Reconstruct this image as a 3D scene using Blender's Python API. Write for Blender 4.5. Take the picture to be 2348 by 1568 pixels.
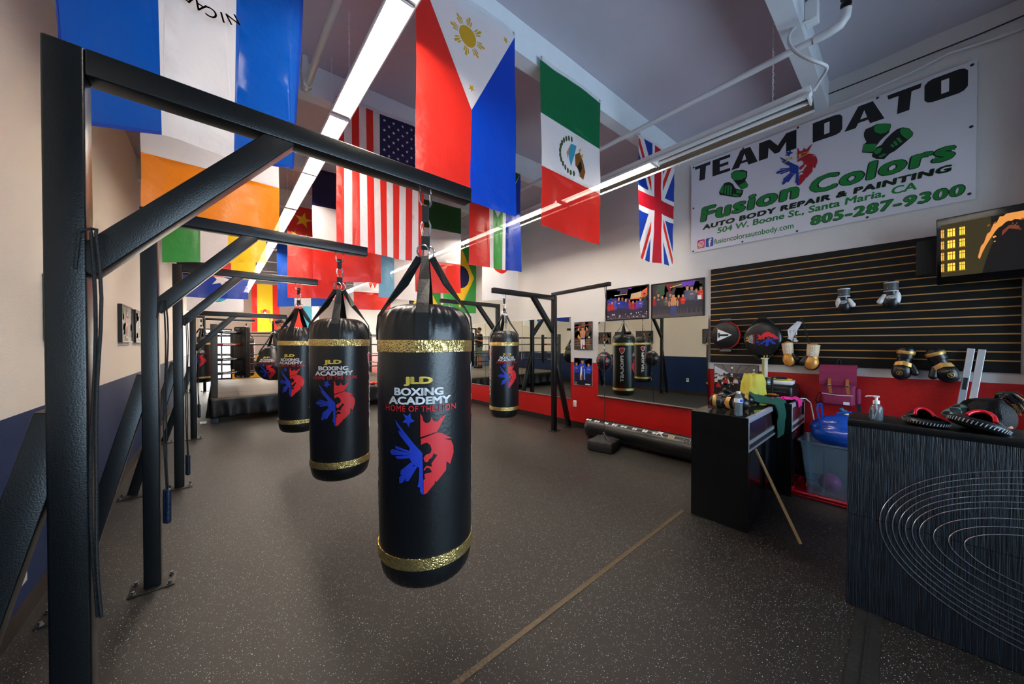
import bpy, bmesh, math, random
from math import sin, cos, pi, radians
from mathutils import Vector, Matrix, geometry, noise
for o in list(bpy.data.objects): bpy.data.objects.remove(o)
S = bpy.context.scene; C = S.collection
# ---------------- camera ----------------
cd = bpy.data.cameras.new('camera'); cam = bpy.data.objects.new('camera', cd); C.objects.link(cam); S.camera = cam
cd.sensor_width = 36; cd.lens = 36*775/2348; cd.shift_y = 13/2348; cd.clip_start = .02
cam.location = (0, 0, 1.5); cam.rotation_euler = (radians(90-.6), 0, radians(-41))
# ---------------- colour management, world, daylight ----------------
S.view_settings.view_transform = 'Standard'; S.view_settings.look = 'None'; S.view_settings.gamma = 1
S.view_settings.use_curve_mapping = False; S.view_settings.exposure = 1.1
W = bpy.data.worlds.new('sky'); S.world = W; W.use_nodes = True
wb = W.node_tree.nodes['Background']; wb.inputs[0].default_value = (.86, .93, 1, 1); wb.inputs[1].default_value = 1.6
def area(name, loc, rot, sx, sy, power, col):
    l = bpy.data.lights.new(name, 'AREA'); l.shape = 'RECTANGLE'; l.size = sx; l.size_y = sy; l.energy = power; l.color = col
    o = bpy.data.objects.new(name, l); C.objects.link(o); o.location = loc; o.rotation_euler = rot; return o
# daylight falling in through the shop front behind the camera and the glazed far end
area('daylight_front', (2.2, -3.2, 1.6), (radians(84), 0, 0), 4.6, 2.4, 120, (.62, .80, 1))
area('daylight_back', (1.8, 18.8, 1.5), (radians(-90), 0, 0), 4.8, 2.2, 120, (1, .93, .82))
TUBE = 24.0
# ---------------- materials ----------------
M = {}
def L(c):
    return tuple(((x/255)/12.92 if x/255 <= .04045 else (((x/255)+.055)/1.055)**2.4) for x in c)
def mat(name, rgb, rough=.5, metal=0, bump=0, bscale=60, var=.06, vscale=8, spec=.5, coat=0, emit=0, alpha=1, trans=0, detail=2, btype='noise'):
    if name in M: return M[name]
    m = bpy.data.materials.new(name); m.use_nodes = True; M[name] = m
    nt = m.node_tree; b = nt.nodes['Principled BSDF']; N = nt.nodes.new
    c = L(rgb); tc = N('ShaderNodeTexCoord')
    nz = N('ShaderNodeTexNoise'); nz.inputs['Scale'].default_value = vscale; nz.inputs['Detail'].default_value = 3
    nt.links.new(tc.outputs['Object'], nz.inputs['Vector'])
    mx = N('ShaderNodeMix'); mx.data_type = 'RGBA'
    mx.inputs[6].default_value = (*[x*(1-var) for x in c], 1); mx.inputs[7].default_value = (*[min(1, x*(1+var)) for x in c], 1)
    nt.links.new(nz.outputs['Fac'], mx.inputs[0]); nt.links.new(mx.outputs[2], b.inputs['Base Color'])
    b.inputs['Roughness'].default_value = rough; b.inputs['Metallic'].default_value = metal
    b.inputs['Specular IOR Level'].default_value = spec; b.inputs['Coat Weight'].default_value = coat
    b.inputs['Transmission Weight'].default_value = trans; b.inputs['Alpha'].default_value = alpha
    if emit:
        nt.links.new(mx.outputs[2], b.inputs['Emission Color']); b.inputs['Emission Strength'].default_value = emit
    if bump:
        if btype == 'noise':
            bn = N('ShaderNodeTexNoise'); bn.inputs['Detail'].default_value = detail; out = bn.outputs['Fac']
        else:
            bn = N('ShaderNodeTexVoronoi'); bn.feature = 'DISTANCE_TO_EDGE'; out = bn.outputs['Distance']
        bn.inputs['Scale'].default_value = bscale; nt.links.new(tc.outputs['Object'], bn.inputs['Vector'])
        bp = N('ShaderNodeBump'); bp.inputs['Strength'].default_value = bump; bp.inputs['Distance'].default_value = .01
        nt.links.new(out, bp.inputs['Height']); nt.links.new(bp.outputs['Normal'], b.inputs['Normal'])
    return m
def fmat(name, rgb):
    """thin flag cloth: reflects, lets light through and is a little see-through"""
    k = 'cloth_'+name
    if k in M: return M[k]
    m = bpy.data.materials.new(k); m.use_nodes = True; M[k] = m; nt = m.node_tree; N = nt.nodes.new
    for n in list(nt.nodes):
        if n.type != 'OUTPUT_MATERIAL': nt.nodes.remove(n)
    out = nt.nodes['Material Output']; c = (*L(rgb), 1)
    d = N('ShaderNodeBsdfDiffuse'); t = N('ShaderNodeBsdfTranslucent'); tr = N('ShaderNodeBsdfTransparent'); g = N('ShaderNodeBsdfGlossy')
    tc = N('ShaderNodeTexCoord'); w = N('ShaderNodeTexNoise'); w.inputs['Scale'].default_value = 5; w.inputs['Detail'].default_value = 4
    nt.links.new(tc.outputs['Object'], w.inputs['Vector'])
    bp = N('ShaderNodeBump'); bp.inputs['Strength'].default_value = .35; bp.inputs['Distance'].default_value = .05; nt.links.new(w.outputs['Fac'], bp.inputs['Height'])
    for n in (d, t, g): nt.links.new(bp.outputs['Normal'], n.inputs['Normal'])
    d.inputs[0].default_value = c; t.inputs[0].default_value = c; g.inputs[0].default_value = (1, 1, 1, 1); g.inputs['Roughness'].default_value = .35
    tr.inputs[0].default_value = tuple(.4+.6*x for x in c[:3])+(1,)
    def mixs(f, a, b):
        x = N('ShaderNodeMixShader'); x.inputs[0].default_value = f; nt.links.new(a.outputs[0], x.inputs[1]); nt.links.new(b.outputs[0], x.inputs[2]); return x
    s = mixs(.03, mixs(.035, mixs(.5, d, t), tr), g); nt.links.new(s.outputs[0], out.inputs[0]); return m
def emis(name, rgb, st):
    if name in M: return M[name]
    m = bpy.data.materials.new(name); m.use_nodes = True; M[name] = m; b = m.node_tree.nodes['Principled BSDF']
    b.inputs['Base Color'].default_value = (*L(rgb), 1); b.inputs['Emission Color'].default_value = (*L(rgb), 1); b.inputs['Emission Strength'].default_value = st; return m
def floor_mat():
    m = mat('rubber_floor', (40, 34, 30), .42, bump=.25, bscale=350, vscale=1.2, var=.10, spec=.5); nt = m.node_tree; N = nt.nodes.new; b = nt.nodes['Principled BSDF']
    base = b.inputs['Base Color'].links[0].from_socket; tc = N('ShaderNodeTexCoord'); last = base
    for sc, th, col, rth in ((85, .17, (.60, .68, .70, 1), .74), (140, .20, (.42, .47, .48, 1), .66), (60, .12, (.34, .60, .66, 1), .82)):
        v = N('ShaderNodeTexVoronoi'); v.inputs['Scale'].default_value = sc; nt.links.new(tc.outputs['Object'], v.inputs['Vector'])
        lt = N('ShaderNodeMath'); lt.operation = 'LESS_THAN'; lt.inputs[1].default_value = th; nt.links.new(v.outputs['Distance'], lt.inputs[0])
        sp = N('ShaderNodeSeparateColor'); nt.links.new(v.outputs['Color'], sp.inputs[0])
        gt = N('ShaderNodeMath'); gt.operation = 'GREATER_THAN'; gt.inputs[1].default_value = rth; nt.links.new(sp.outputs[0], gt.inputs[0])
        mu = N('ShaderNodeMath'); mu.operation = 'MULTIPLY'; nt.links.new(lt.outputs[0], mu.inputs[0]); nt.links.new(gt.outputs[0], mu.inputs[1])
        mx = N('ShaderNodeMix'); mx.data_type = 'RGBA'; nt.links.new(mu.outputs[0], mx.inputs[0]); nt.links.new(last, mx.inputs[6]); mx.inputs[7].default_value = col; last = mx.outputs[2]
    nt.links.new(last, b.inputs['Base Color']); return m
def wood_mat(name, c1, c2, scale=(60, 60, 3), rough=.45, bump=.4):
    m = mat(name, c1, rough, bump=bump, bscale=1, var=0); nt = m.node_tree; N = nt.nodes.new; b = nt.nodes['Principled BSDF']
    tc = N('ShaderNodeTexCoord'); mp = N('ShaderNodeMapping'); mp.inputs['Scale'].default_value = scale; nt.links.new(tc.outputs['Object'], mp.inputs[0])
    n = N('ShaderNodeTexNoise'); n.inputs['Scale'].default_value = 1; n.inputs['Detail'].default_value = 4; n.inputs['Distortion'].default_value = .6; nt.links.new(mp.outputs[0], n.inputs['Vector'])
    cr = N('ShaderNodeValToRGB'); cr.color_ramp.elements[0].position = .4; cr.color_ramp.elements[1].position = .65
    cr.color_ramp.elements[0].color = (*L(c1), 1); cr.color_ramp.elements[1].color = (*L(c2), 1); nt.links.new(n.outputs['Fac'], cr.inputs[0]); nt.links.new(cr.outputs[0], b.inputs['Base Color'])
    bp = [x for x in nt.nodes if x.type == 'BUMP'][0]; nt.links.new(n.outputs['Fac'], bp.inputs['Height']); return m
def glass_mat(name, rgb=(235, 245, 245), op=.12, rough=.02):
    """thin clear sheet: mostly transparent, with a real reflection"""
    if name in M: return M[name]
    m = bpy.data.materials.new(name); m.use_nodes = True; M[name] = m; nt = m.node_tree; N = nt.nodes.new
    nt.nodes.remove(nt.nodes['Principled BSDF']); out = nt.nodes['Material Output']
    tr = N('ShaderNodeBsdfTransparent'); g = N('ShaderNodeBsdfGlossy'); d = N('ShaderNodeBsdfDiffuse'); fr = N('ShaderNodeFresnel'); fr.inputs[0].default_value = 1.5
    tr.inputs[0].default_value = (*L(rgb), 1); g.inputs['Roughness'].default_value = rough; d.inputs[0].default_value = (*L(rgb), 1)
    a = N('ShaderNodeMixShader'); a.inputs[0].default_value = op; nt.links.new(tr.outputs[0], a.inputs[1]); nt.links.new(d.outputs[0], a.inputs[2])
    b = N('ShaderNodeMixShader'); nt.links.new(fr.outputs[0], b.inputs[0]); nt.links.new(a.outputs[0], b.inputs[1]); nt.links.new(g.outputs[0], b.inputs[2])
    nt.links.new(b.outputs[0], out.inputs[0]); return m
K = mat('black_leather', (17, 19, 22), .33, bump=.10, bscale=70, vscale=3, spec=.6, detail=4)
STEEL = mat('black_powder_steel', (11, 13, 15), .30, bump=.08, bscale=260, spec=.5)
GOLD = mat('gold_crocodile_foil', (232, 202, 128), .26, metal=.9, bump=.5, bscale=85, btype='vor')
WHT = mat('print_white', (238, 238, 240), .5); RED = mat('print_red', (222, 40, 48), .45); BLU = mat('print_blue', (35, 62, 190), .45); YEL = mat('print_yellow', (235, 205, 90), .45)
BLK = mat('print_black', (12, 12, 13), .5); GRN = mat('print_green', (16, 128, 52), .45)
CHROME = mat('chrome', (215, 215, 218), .18, metal=1); ALU = mat('aluminium', (190, 192, 196), .32, metal=.6)
WEB = mat('black_webbing', (18, 19, 20), .6, bump=.3, bscale=300)
MIRR = mat('mirror_silver', (205, 212, 205), .0, metal=1, var=0)
# ---------------- mesh builder ----------------
class MB:
    def __init__(s): s.v = []; s.f = []; s.m = []; s.mats = []; s.sm = []
    def mi(s, m):
        if m not in s.mats: s.mats.append(m)
        return s.mats.index(m)
    def add(s, vs, fs, m, smooth=False, T=None):
        b = len(s.v); i = s.mi(m)
        s.v += [tuple(T @ Vector(v)) for v in vs] if T is not None else [tuple(v) for v in vs]
        s.f += [tuple(b+k for k in f) for f in fs]; s.m += [i]*len(fs); s.sm += [smooth]*len(fs); return s
    def box(s, x0, x1, y0, y1, z0, z1, m, bev=0, T=None):
        if bev <= 0:
            vs = [(x, y, z) for x in (x0, x1) for y in (y0, y1) for z in (z0, z1)]
            return s.add(vs, [(0, 1, 3, 2), (4, 6, 7, 5), (0, 4, 5, 1), (2, 3, 7, 6), (0, 2, 6, 4), (1, 5, 7, 3)], m, False, T)
        bm = bmesh.new(); bmesh.ops.create_cube(bm, size=1)
        for v in bm.verts: v.co = Vector(((x0+x1)/2+v.co.x*(x1-x0), (y0+y1)/2+v.co.y*(y1-y0), (z0+z1)/2+v.co.z*(z1-z0)))
        bmesh.ops.bevel(bm, geom=bm.edges[:], offset=bev, segments=3, profile=.5, affect='EDGES')
        return s.bm(bm, m, True, T)
    def bm(s, bm, m, smooth=True, T=None):
        bm.verts.index_update(); s.add([v.co for v in bm.verts], [[v.index for v in f.verts] for f in bm.faces], m, smooth, T); bm.free(); return s
    def bar(s, p0, p1, w, h, m, up=(0, 0, 1), bev=.004):
        p0 = Vector(p0); p1 = Vector(p1); d = p1-p0; l = d.length; x = d.normalized(); y = Vector(up).cross(x)
        if y.length < 1e-4: y = Vector((0, 1, 0)).cross(x)
        y.normalize(); z = x.cross(y); T = Matrix((x, y, z)).transposed().to_4x4(); T.translation = p0
        return s.box(0, l, -w/2, w/2, -h/2, h/2, m, bev, T)
    def lathe(s, prof, m, n=32, T=None, fn=None, a0=0, a1=2*pi):
        vs = []; fs = []; full = abs(a1-a0-2*pi) < 1e-6; c = n if full else n+1
        for r, z in prof:
            for k in range(c):
                a = a0+(a1-a0)*k/n; rr = r*(fn(a, r, z) if fn else 1); vs.append((rr*sin(a), -rr*cos(a), z))
        for i in range(len(prof)-1):
            for k in range(n):
                k2 = (k+1) % c; fs.append((i*c+k, i*c+k2, (i+1)*c+k2, (i+1)*c+k))
        return s.add(vs, fs, m, True, T)
    def tube(s, pts, r, m, n=10, closed=False, flat=None, caps=True):
        pts = [Vector(p) for p in pts]; N = len(pts); vs = []; fs = []; rs = r if isinstance(r, (list, tuple)) else [r]*N; prev = None
        for i, p in enumerate(pts):
            a = pts[(i-1) % N] if (closed or i > 0) else p; b = pts[(i+1) % N] if (closed or i < N-1) else p
            t = (b-a).normalized()
            if prev is None: u = t.orthogonal().normalized() if flat is None else (Vector(flat)-t*t.dot(Vector(flat))).normalized()
            else: u = (prev-t*prev.dot(t)).normalized()
            prev = u; w = t.cross(u)
            for k in range(n):
                q = 2*pi*k/n; vs.append(p+(u*cos(q)+w*sin(q))*rs[i])
        for i in range(N if closed else N-1):
            j = (i+1) % N
            for k in range(n): fs.append((i*n+k, i*n+(k+1) % n, j*n+(k+1) % n, j*n+k))
        if caps and not closed: fs.append(tuple(range(n-1, -1, -1))); fs.append(tuple((N-1)*n+k for k in range(n)))
        return s.add(vs, fs, m, True)
    def ribbon(s, pts, w, th, m, side):
        """flat strap of width w along side vector(s)"""
        pts = [Vector(p) for p in pts]; N = len(pts); vs = []; fs = []
        for i, p in enumerate(pts):
            t = (pts[min(i+1, N-1)]-pts[max(i-1, 0)]).normalized(); sd = Vector(side[i] if isinstance(side, list) else side); sd = (sd-t*sd.dot(t)).normalized(); nn = t.cross(sd)
            ww = w[i] if isinstance(w, (list, tuple)) else w
            for a, b in ((-1, -1), (1, -1), (1, 1), (-1, 1)): vs.append(p+sd*a*ww/2+nn*b*th/2)
        for i in range(N-1):
            for k in range(4): fs.append((i*4+k, i*4+(k+1) % 4, i*4+4+(k+1) % 4, i*4+4+k))
        fs += [(3, 2, 1, 0), tuple((N-1)*4+k for k in range(4))]
        return s.add(vs, fs, m, False)
    def ell(s, c, r, m, n=24, T=None, fn=None):
        vs = []; fs = []; h = n//2
        for i in range(h+1):
            p = pi*i/h
            for k in range(n):
                a = 2*pi*k/n; d = Vector((sin(p)*cos(a), sin(p)*sin(a), -cos(p))); q = fn(d) if fn else 1
                vs.append((c[0]+d.x*r[0]*q, c[1]+d.y*r[1]*q, c[2]+d.z*r[2]*q))
        for i in range(h):
            for k in range(n): fs.append((i*n+k, i*n+(k+1) % n, (i+1)*n+(k+1) % n, (i+1)*n+k))
        return s.add(vs, fs, m, True, T)
    def prism(s, poly, th, m, T, bev=0):
        """2D outline (x,y) extruded in z by th"""
        bm = bmesh.new(); vs = [bm.verts.new((x, y, 0)) for x, y in poly]; f = bm.faces.new(vs)
        r = bmesh.ops.extrude_face_region(bm, geom=[f])
        for v in r['geom']:
            if isinstance(v, bmesh.types.BMVert): v.co.z += th
        if bev: bmesh.ops.bevel(bm, geom=bm.edges[:], offset=bev, segments=2, profile=.5, affect='EDGES')
        bmesh.ops.triangulate(bm, faces=[f for f in bm.faces if len(f.verts) > 4]); bmesh.ops.recalc_face_normals(bm, faces=bm.faces)
        return s.bm(bm, m, bev > 0, T)
    def build(s, name, parent=None, world=True, base=None, sub=0, recalc=True):
        me = bpy.data.meshes.new(name); off = Vector((0, 0, 0))
        if parent is not None and world:
            p = parent; 
            while p is not None: off += p.location; p = p.parent
        elif parent is None and world:
            xs = [v[0] for v in s.v]; ys = [v[1] for v in s.v]; zs = [v[2] for v in s.v]
            off = Vector(base) if base else Vector(((min(xs)+max(xs))/2, (min(ys)+max(ys))/2, min(zs)))
        me.from_pydata([Vector(v)-off for v in s.v], [], s.f)
        for m in s.mats: me.materials.append(m)
        me.polygons.foreach_set('material_index', s.m); me.polygons.foreach_set('use_smooth', s.sm)
        if recalc:
            bm = bmesh.new(); bm.from_mesh(me); bmesh.ops.remove_doubles(bm, verts=bm.verts, dist=1e-6); bmesh.ops.recalc_face_normals(bm, faces=bm.faces)
            for e in bm.edges:
                if len(e.link_faces) == 2 and e.calc_face_angle(0) > .7: e.smooth = False
            bm.to_mesh(me); bm.free()
        o = bpy.data.objects.new(name, me); C.objects.link(o); o.parent = parent
        if parent is None and world: o.location = off
        if sub:
            md = o.modifiers.new('sub', 'SUBSURF'); md.levels = md.render_levels = sub
        return o
def thing(name, label, cat, loc, rz=0, group=None):
    o = bpy.data.objects.new(name, None); C.objects.link(o); o.location = loc; o.rotation_euler = (0, 0, rz); o.empty_display_size = .1
    return tag(o, label, cat, group)
def tag(o, label=None, cat=None, group=None, kind=None):
    for k, v in (('label', label), ('category', cat), ('group', group), ('kind', kind)):
        if v: o[k] = v
    return o
def dup(root, loc, rz, label=None, group=None):
    def cp(o, par):
        c = o.copy(); C.objects.link(c); c.parent = par
        for ch in [x for x in kids.get(o.name, [])]: cp(ch, c)
        return c
    kids = {}
    for o in bpy.data.objects:
        if o.parent: kids.setdefault(o.parent.name, []).append(o)
    r = cp(root, None); r.location = loc; r.rotation_euler = (0, 0, rz)
    if label: r['label'] = label
    if group: r['group'] = group
    return r
# ---------------- 2D prints: text and outlines laid on a surface ----------------
_tc = {}
def text2d(s, bold=0, shear=0, space=1):
    if bold:      # heavier strokes: the same glyphs laid several times with small shifts
        v0, f0 = text2d(s, 0, shear, space); n = len(v0); V_ = []; F_ = []
        for k, (dx, dy) in enumerate(((0, 0), (1, 0), (-1, 0), (0, .8), (0, -.8), (.7, .6), (-.7, .6), (.7, -.6), (-.7, -.6))):
            V_ += [(x+dx*bold, y+dy*bold) for x, y in v0]; F_ += [tuple(i+k*n for i in f) for f in f0]
        return V_, F_
    k = (s, bold, shear, space)
    if k in _tc: return _tc[k]
    cu = bpy.data.curves.new('t', 'FONT'); cu.body = s; cu.size = 1; cu.offset = bold; cu.shear = shear; cu.space_character = space; cu.resolution_u = 3; cu.fill_mode = 'FRONT'
    o = bpy.data.objects.new('t', cu); C.objects.link(o); dg = bpy.context.evaluated_depsgraph_get(); me = o.evaluated_get(dg).to_mesh()
    vs = [(v.co.x, v.co.y) for v in me.vertices]; fs = [tuple(p.vertices) for p in me.polygons]
    o.evaluated_get(dg).to_mesh_clear(); bpy.data.objects.remove(o); bpy.data.curves.remove(cu); _tc[k] = (vs, fs); return vs, fs
class Dec:
    def __init__(s): s.items = []
    def text(s, t, box, m, lay=1, bold=.02, shear=0, space=1, rot=0, mirror=False):
        """fit text into box (x0,y0,x1,y1), y up"""
        vs, fs = text2d(t, bold, shear, space); x0, y0, x1, y1 = box
        ax = min(v[0] for v in vs); bx = max(v[0] for v in vs); ay = min(v[1] for v in vs); by = max(v[1] for v in vs)
        vv = [((v[0]-ax)/(bx-ax), (v[1]-ay)/(by-ay)) for v in vs]
        if mirror: vv = [(1-a, b) for a, b in vv]
        if rot == 90: vv = [(b, 1-a) for a, b in vv]      # reads top to bottom
        s.items.append(([(x0+(x1-x0)*a, y0+(y1-y0)*b) for a, b in vv], fs, m, lay)); return s
    def poly(s, pts, m, lay=1):
        tr = geometry.tessellate_polygon([[Vector((x, y, 0)) for x, y in pts]]); s.items.append((list(pts), [tuple(t) for t in tr], m, lay)); return s
    def disc(s, cx, cy, rx, ry, m, lay=1, n=24): return s.poly([(cx+rx*cos(2*pi*k/n), cy+ry*sin(2*pi*k/n)) for k in range(n)], m, lay)
    def ring(s, cx, cy, r, w, m, lay=1, n=24):
        vs = []; 
        for k in range(n): a = 2*pi*k/n; vs += [(cx+r*cos(a), cy+r*sin(a)), (cx+(r-w)*cos(a), cy+(r-w)*sin(a))]
        s.items.append((vs, [(2*k, 2*((k+1) % n), 2*((k+1) % n)+1, 2*k+1) for k in range(n)], m, lay)); return s
    def star(s, cx, cy, r, m, lay=1, rot=0, q=.4):
        return s.poly([(cx+(r if k % 2 == 0 else r*q)*sin(rot+pi*k/5), cy+(r if k % 2 == 0 else r*q)*cos(rot+pi*k/5)) for k in range(10)], m, lay)
    def put(s, mb, fn, step=None):
        for vs, fs, m, lay in s.items:
            if step:
                bm = bmesh.new(); bv = [bm.verts.new((x, y, 0)) for x, y in vs]
                for f in fs:
                    try: bm.faces.new([bv[i] for i in f])
                    except ValueError: pass
                xs = [v[0] for v in vs]; x = min(xs)+step
                while x < max(xs):
                    bmesh.ops.bisect_plane(bm, geom=bm.verts[:]+bm.edges[:]+bm.faces[:], plane_co=(x, 0, 0), plane_no=(1, 0, 0)); x += step
                bm.verts.index_update(); vs = [(v.co.x, v.co.y) for v in bm.verts]; fs = [[v.index for v in f.verts] for f in bm.faces]; bm.free()
            mb.add([fn(x, y, lay) for x, y in vs], fs, m)
# the academy emblem, traced in its own units (x right, y down)
EM_R = [[(418, 354), (432, 380), (436, 405), (452, 418), (470, 415), (480, 403), (486, 378), (492, 400), (505, 414), (520, 414), (540, 392), (574, 372), (540, 440), (520, 478), (418, 506)],
 [(420, 518), (520, 483), (550, 492), (612, 537), (562, 531), (606, 550), (620, 588), (622, 632), (600, 705), (577, 680), (574, 738), (514, 803), (507, 791), (503, 812), (456, 866), (436, 872), (436, 778), (445, 776), (441, 745), (452, 738), (470, 738), (486, 735), (482, 722), (470, 705), (455, 703), (440, 722), (437, 712), (455, 690), (488, 700), (484, 680), (492, 668), (520, 630), (498, 616), (488, 640), (470, 652), (462, 668), (444, 664), (436, 640), (450, 620), (478, 612), (486, 590), (478, 560), (458, 543), (440, 546), (422, 556)]]
EM_B = [[(357, 350), (364, 388), (384, 404), (355, 414), (346, 442), (333, 415), (307, 413), (328, 390), (312, 357), (340, 372)],
 [(355, 565), (366, 545), (372, 540), (430, 608), (432, 712), (395, 692), (368, 678), (352, 640), (348, 600)],
 [(261, 399), (374, 541), (358, 562), (268, 428)], [(277, 462), (300, 478), (362, 560), (352, 572), (290, 495)],
 [(258, 570), (275, 568), (352, 593), (350, 603), (264, 584)], [(223, 605), (245, 588), (350, 604), (348, 618), (236, 628)], [(258, 634), (350, 619), (354, 638), (275, 650)],
 [(296, 720), (358, 666), (375, 682), (312, 748), (294, 748)], [(286, 765), (366, 690), (388, 690), (305, 800), (286, 803)], [(345, 722), (383, 688), (400, 692), (345, 785), (325, 786)],
 [(408, 780), (410, 700), (423, 702), (418, 830), (400, 820)], [(424, 702), (432, 702), (434, 872), (428, 872), (414, 850)]]
def emblem(d, f, white=True, words=True, lay=1, jl=YEL):
    """f maps emblem units to surface units; lettering above it"""
    def B(x0, y0, x1, y1): a = f(x0, y1); b = f(x1, y0); return (a[0], a[1], b[0], b[1])
    for p in EM_R: d.poly([f(*q) for q in p], RED, lay)
    for p in EM_B: d.poly([f(*q) for q in p], BLU, lay)
    if words:
        d.text('JLD', B(315, 122, 495, 182), jl, lay, .06).text('BOXING', B(255, 193, 560, 243), WHT, lay, .045).text('ACADEMY', B(218, 249, 605, 300), WHT, lay, .045).text('HOME OF THE LION', B(195, 306, 637, 345), RED, lay, .02, 0, 1.12)
    return d
def star_pts(cx, cy, r, rot=0, q=.4, asp=1): return [(cx+(r if k % 2 == 0 else r*q)*sin(rot+pi*k/5), cy+(r if k % 2 == 0 else r*q)*cos(rot+pi*k/5)*asp) for k in range(10)]
def circ(cx, cy, r, asp=1, n=28): return [(cx+r*cos(2*pi*k/n), cy+r*sin(2*pi*k/n)*asp) for k in range(n)]
def rect(a, b, c, d): return [(a, b), (c, b), (c, d), (a, d)]
def clip01(poly):
    for ax, lim, sg in ((0, 0, 1), (0, 1, -1), (1, 0, 1), (1, 1, -1)):
        out = []
        for i in range(len(poly)):
            a, b = poly[i-1], poly[i]; ia = (a[ax]-lim)*sg >= 0; ib = (b[ax]-lim)*sg >= 0
            if ia != ib: t = (lim-a[ax])/(b[ax]-a[ax]); out.append((a[0]+(b[0]-a[0])*t, a[1]+(b[1]-a[1])*t))
            if ib: out.append(b)
        poly = out
    return poly
def inside(p, poly):
    x, y = p; r = False; j = len(poly)-1
    for i in range(len(poly)):
        xi, yi = poly[i]; xj, yj = poly[j]
        if (yi > y) != (yj > y) and x < (xj-xi)*(y-yi)/(yj-yi)+xi: r = not r
        j = i
    return r
def sheet(mb, base, layers, nx, ny, fn):
    """planar subdivision of the unit square by all outlines plus a grid; fn maps (u,v) to a point"""
    vs = []; es = []; layers = [(q, m) for q, m in ((clip01(p), m) for p, m in layers) if len(q) > 2]
    def addp(p):
        b = len(vs); vs.extend(Vector((max(0, min(1, x)), max(0, min(1, y)))) for x, y in p); es.extend((b+i, b+(i+1) % len(p)) for i in range(len(p)))
    addp(rect(0, 0, 1, 1))
    for p, m in layers: addp(p)
    for i in range(nx+1):
        for j in range(ny+1): vs.append(Vector((i/nx, j/ny)))
    r = geometry.delaunay_2d_cdt(vs, es, [], 0, 1e-5); pv = [(v.x, v.y) for v in r[0]]; by = {}
    boxes = [(min(x for x, y in p), max(x for x, y in p), min(y for x, y in p), max(y for x, y in p), p, m) for p, m in layers]
    for f in r[2]:
        cx = sum(pv[i][0] for i in f)/3; cy = sum(pv[i][1] for i in f)/3; mm = base
        for a, b, c, d, p, m in reversed(boxes):
            if a <= cx <= b and c <= cy <= d and inside((cx, cy), p): mm = m; break
        by.setdefault(mm.name, (mm, []))[1].append(tuple(f))
    b0 = len(mb.v); mb.v += [tuple(fn(x, y)) for x, y in pv]
    for mm, fl in by.values():
        i = mb.mi(mm)
        for f in fl: mb.f.append(tuple(b0+k for k in f)); mb.m.append(i); mb.sm.append(True)
# ======================= SETTING =======================
XL, XR, Y0, Y1 = -.81, 4.9, -2.6, 19.0
CREAM = mat('cream_wall_paint', (222, 212, 200), .6, bump=.22, bscale=130, var=.02, vscale=1.5); WHITEW = mat('white_wall_paint', (214, 210, 208), .6, bump=.22, bscale=130, var=.02, vscale=1.5)
NAVY = mat('navy_wall_paint', (8, 36, 78), .55, spec=.3, bump=.22, bscale=130, var=.05, vscale=2); REDW = mat('red_wall_paint', (190, 22, 22), .36, bump=.25, bscale=110, var=.05, vscale=2)
def ceil_z(x): return 4.03+.045*x
def st(name, mb, parent=None):
    o = mb.build(name, parent)
    if parent is None: o['kind'] = 'structure'
    return o
st('floor', MB().box(XL-.1, XR+.1, Y0-.1, Y1+.1, -.06, 0, floor_mat()))
st('wall_left', MB().box(XL-.1, XL, Y0, Y1, 1.125, 4.6, CREAM).box(XL-.1, XL, Y0, Y1, 0, 1.125, NAVY))
st('wall_right', MB().box(XR, XR+.1, Y0, Y1, 1.175, 4.6, WHITEW).box(XR, XR+.1, Y0, Y1, 0, 1.175, REDW))
BASE = mat('brown_rubber_baseboard', (40, 30, 26), .5)
st('baseboard_left', MB().box(XL, XL+.012, Y0, Y1, 0, .1, BASE)); st('baseboard_right', MB().box(XR-.012, XR, Y0, Y1, 0, .1, BASE))
# ceiling: quilted white lining between the beams
CEIL = mat('white_ceiling_lining', (186, 180, 192), .7, bump=.5, bscale=1.6, var=.04, detail=6)
cb = MB(); nx, ny = 14, 60
vs = []; 
for j in range(ny+1):
    for i in range(nx+1):
        x = XL-.05+(XR-XL+.1)*i/nx; y = Y0-.05+(Y1-Y0+.1)*j/ny; vs.append((x, y, ceil_z(x)+.02*noise.noise(Vector((x*.8, y*2, 0)))+.03))
cb.add(vs, [(j*(nx+1)+i, j*(nx+1)+i+1, (j+1)*(nx+1)+i+1, (j+1)*(nx+1)+i) for j in range(ny) for i in range(nx)], CEIL, True)
cb.add([(XL-.1, Y0-.1, 4.8), (XR+.1, Y0-.1, 4.8), (XR+.1, Y1+.1, 4.8), (XL-.1, Y1+.1, 4.8)], [(0, 1, 2, 3)], CEIL)
st('ceiling', cb)
BEAM = mat('white_painted_beam', (208, 212, 218), .5, bump=.15, bscale=20)
ROWS = [-1.0, .52, 2.05, 3.6, 5.2, 6.8, 8.5, 10.1, 11.7, 13.3, 14.9, 16.5, 18.1]
for k, y in enumerate(ROWS):
    a, b = XL, XR; za, zb = 3.78+.045*a, 3.78+.045*b; T = .125
    vs = [(a, y, za), (b, y, zb), (b, y+T, zb), (a, y+T, za), (a, y, ceil_z(a)+.03), (b, y, ceil_z(b)+.03), (b, y+T, ceil_z(b)+.03), (a, y+T, ceil_z(a)+.03)]
    st('trim_%d' % (k+1), MB().add(vs, [(0, 1, 2, 3), (4, 7, 6, 5), (0, 4, 5, 1), (1, 5, 6, 2), (2, 6, 7, 3), (3, 7, 4, 0)], BEAM))
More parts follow.
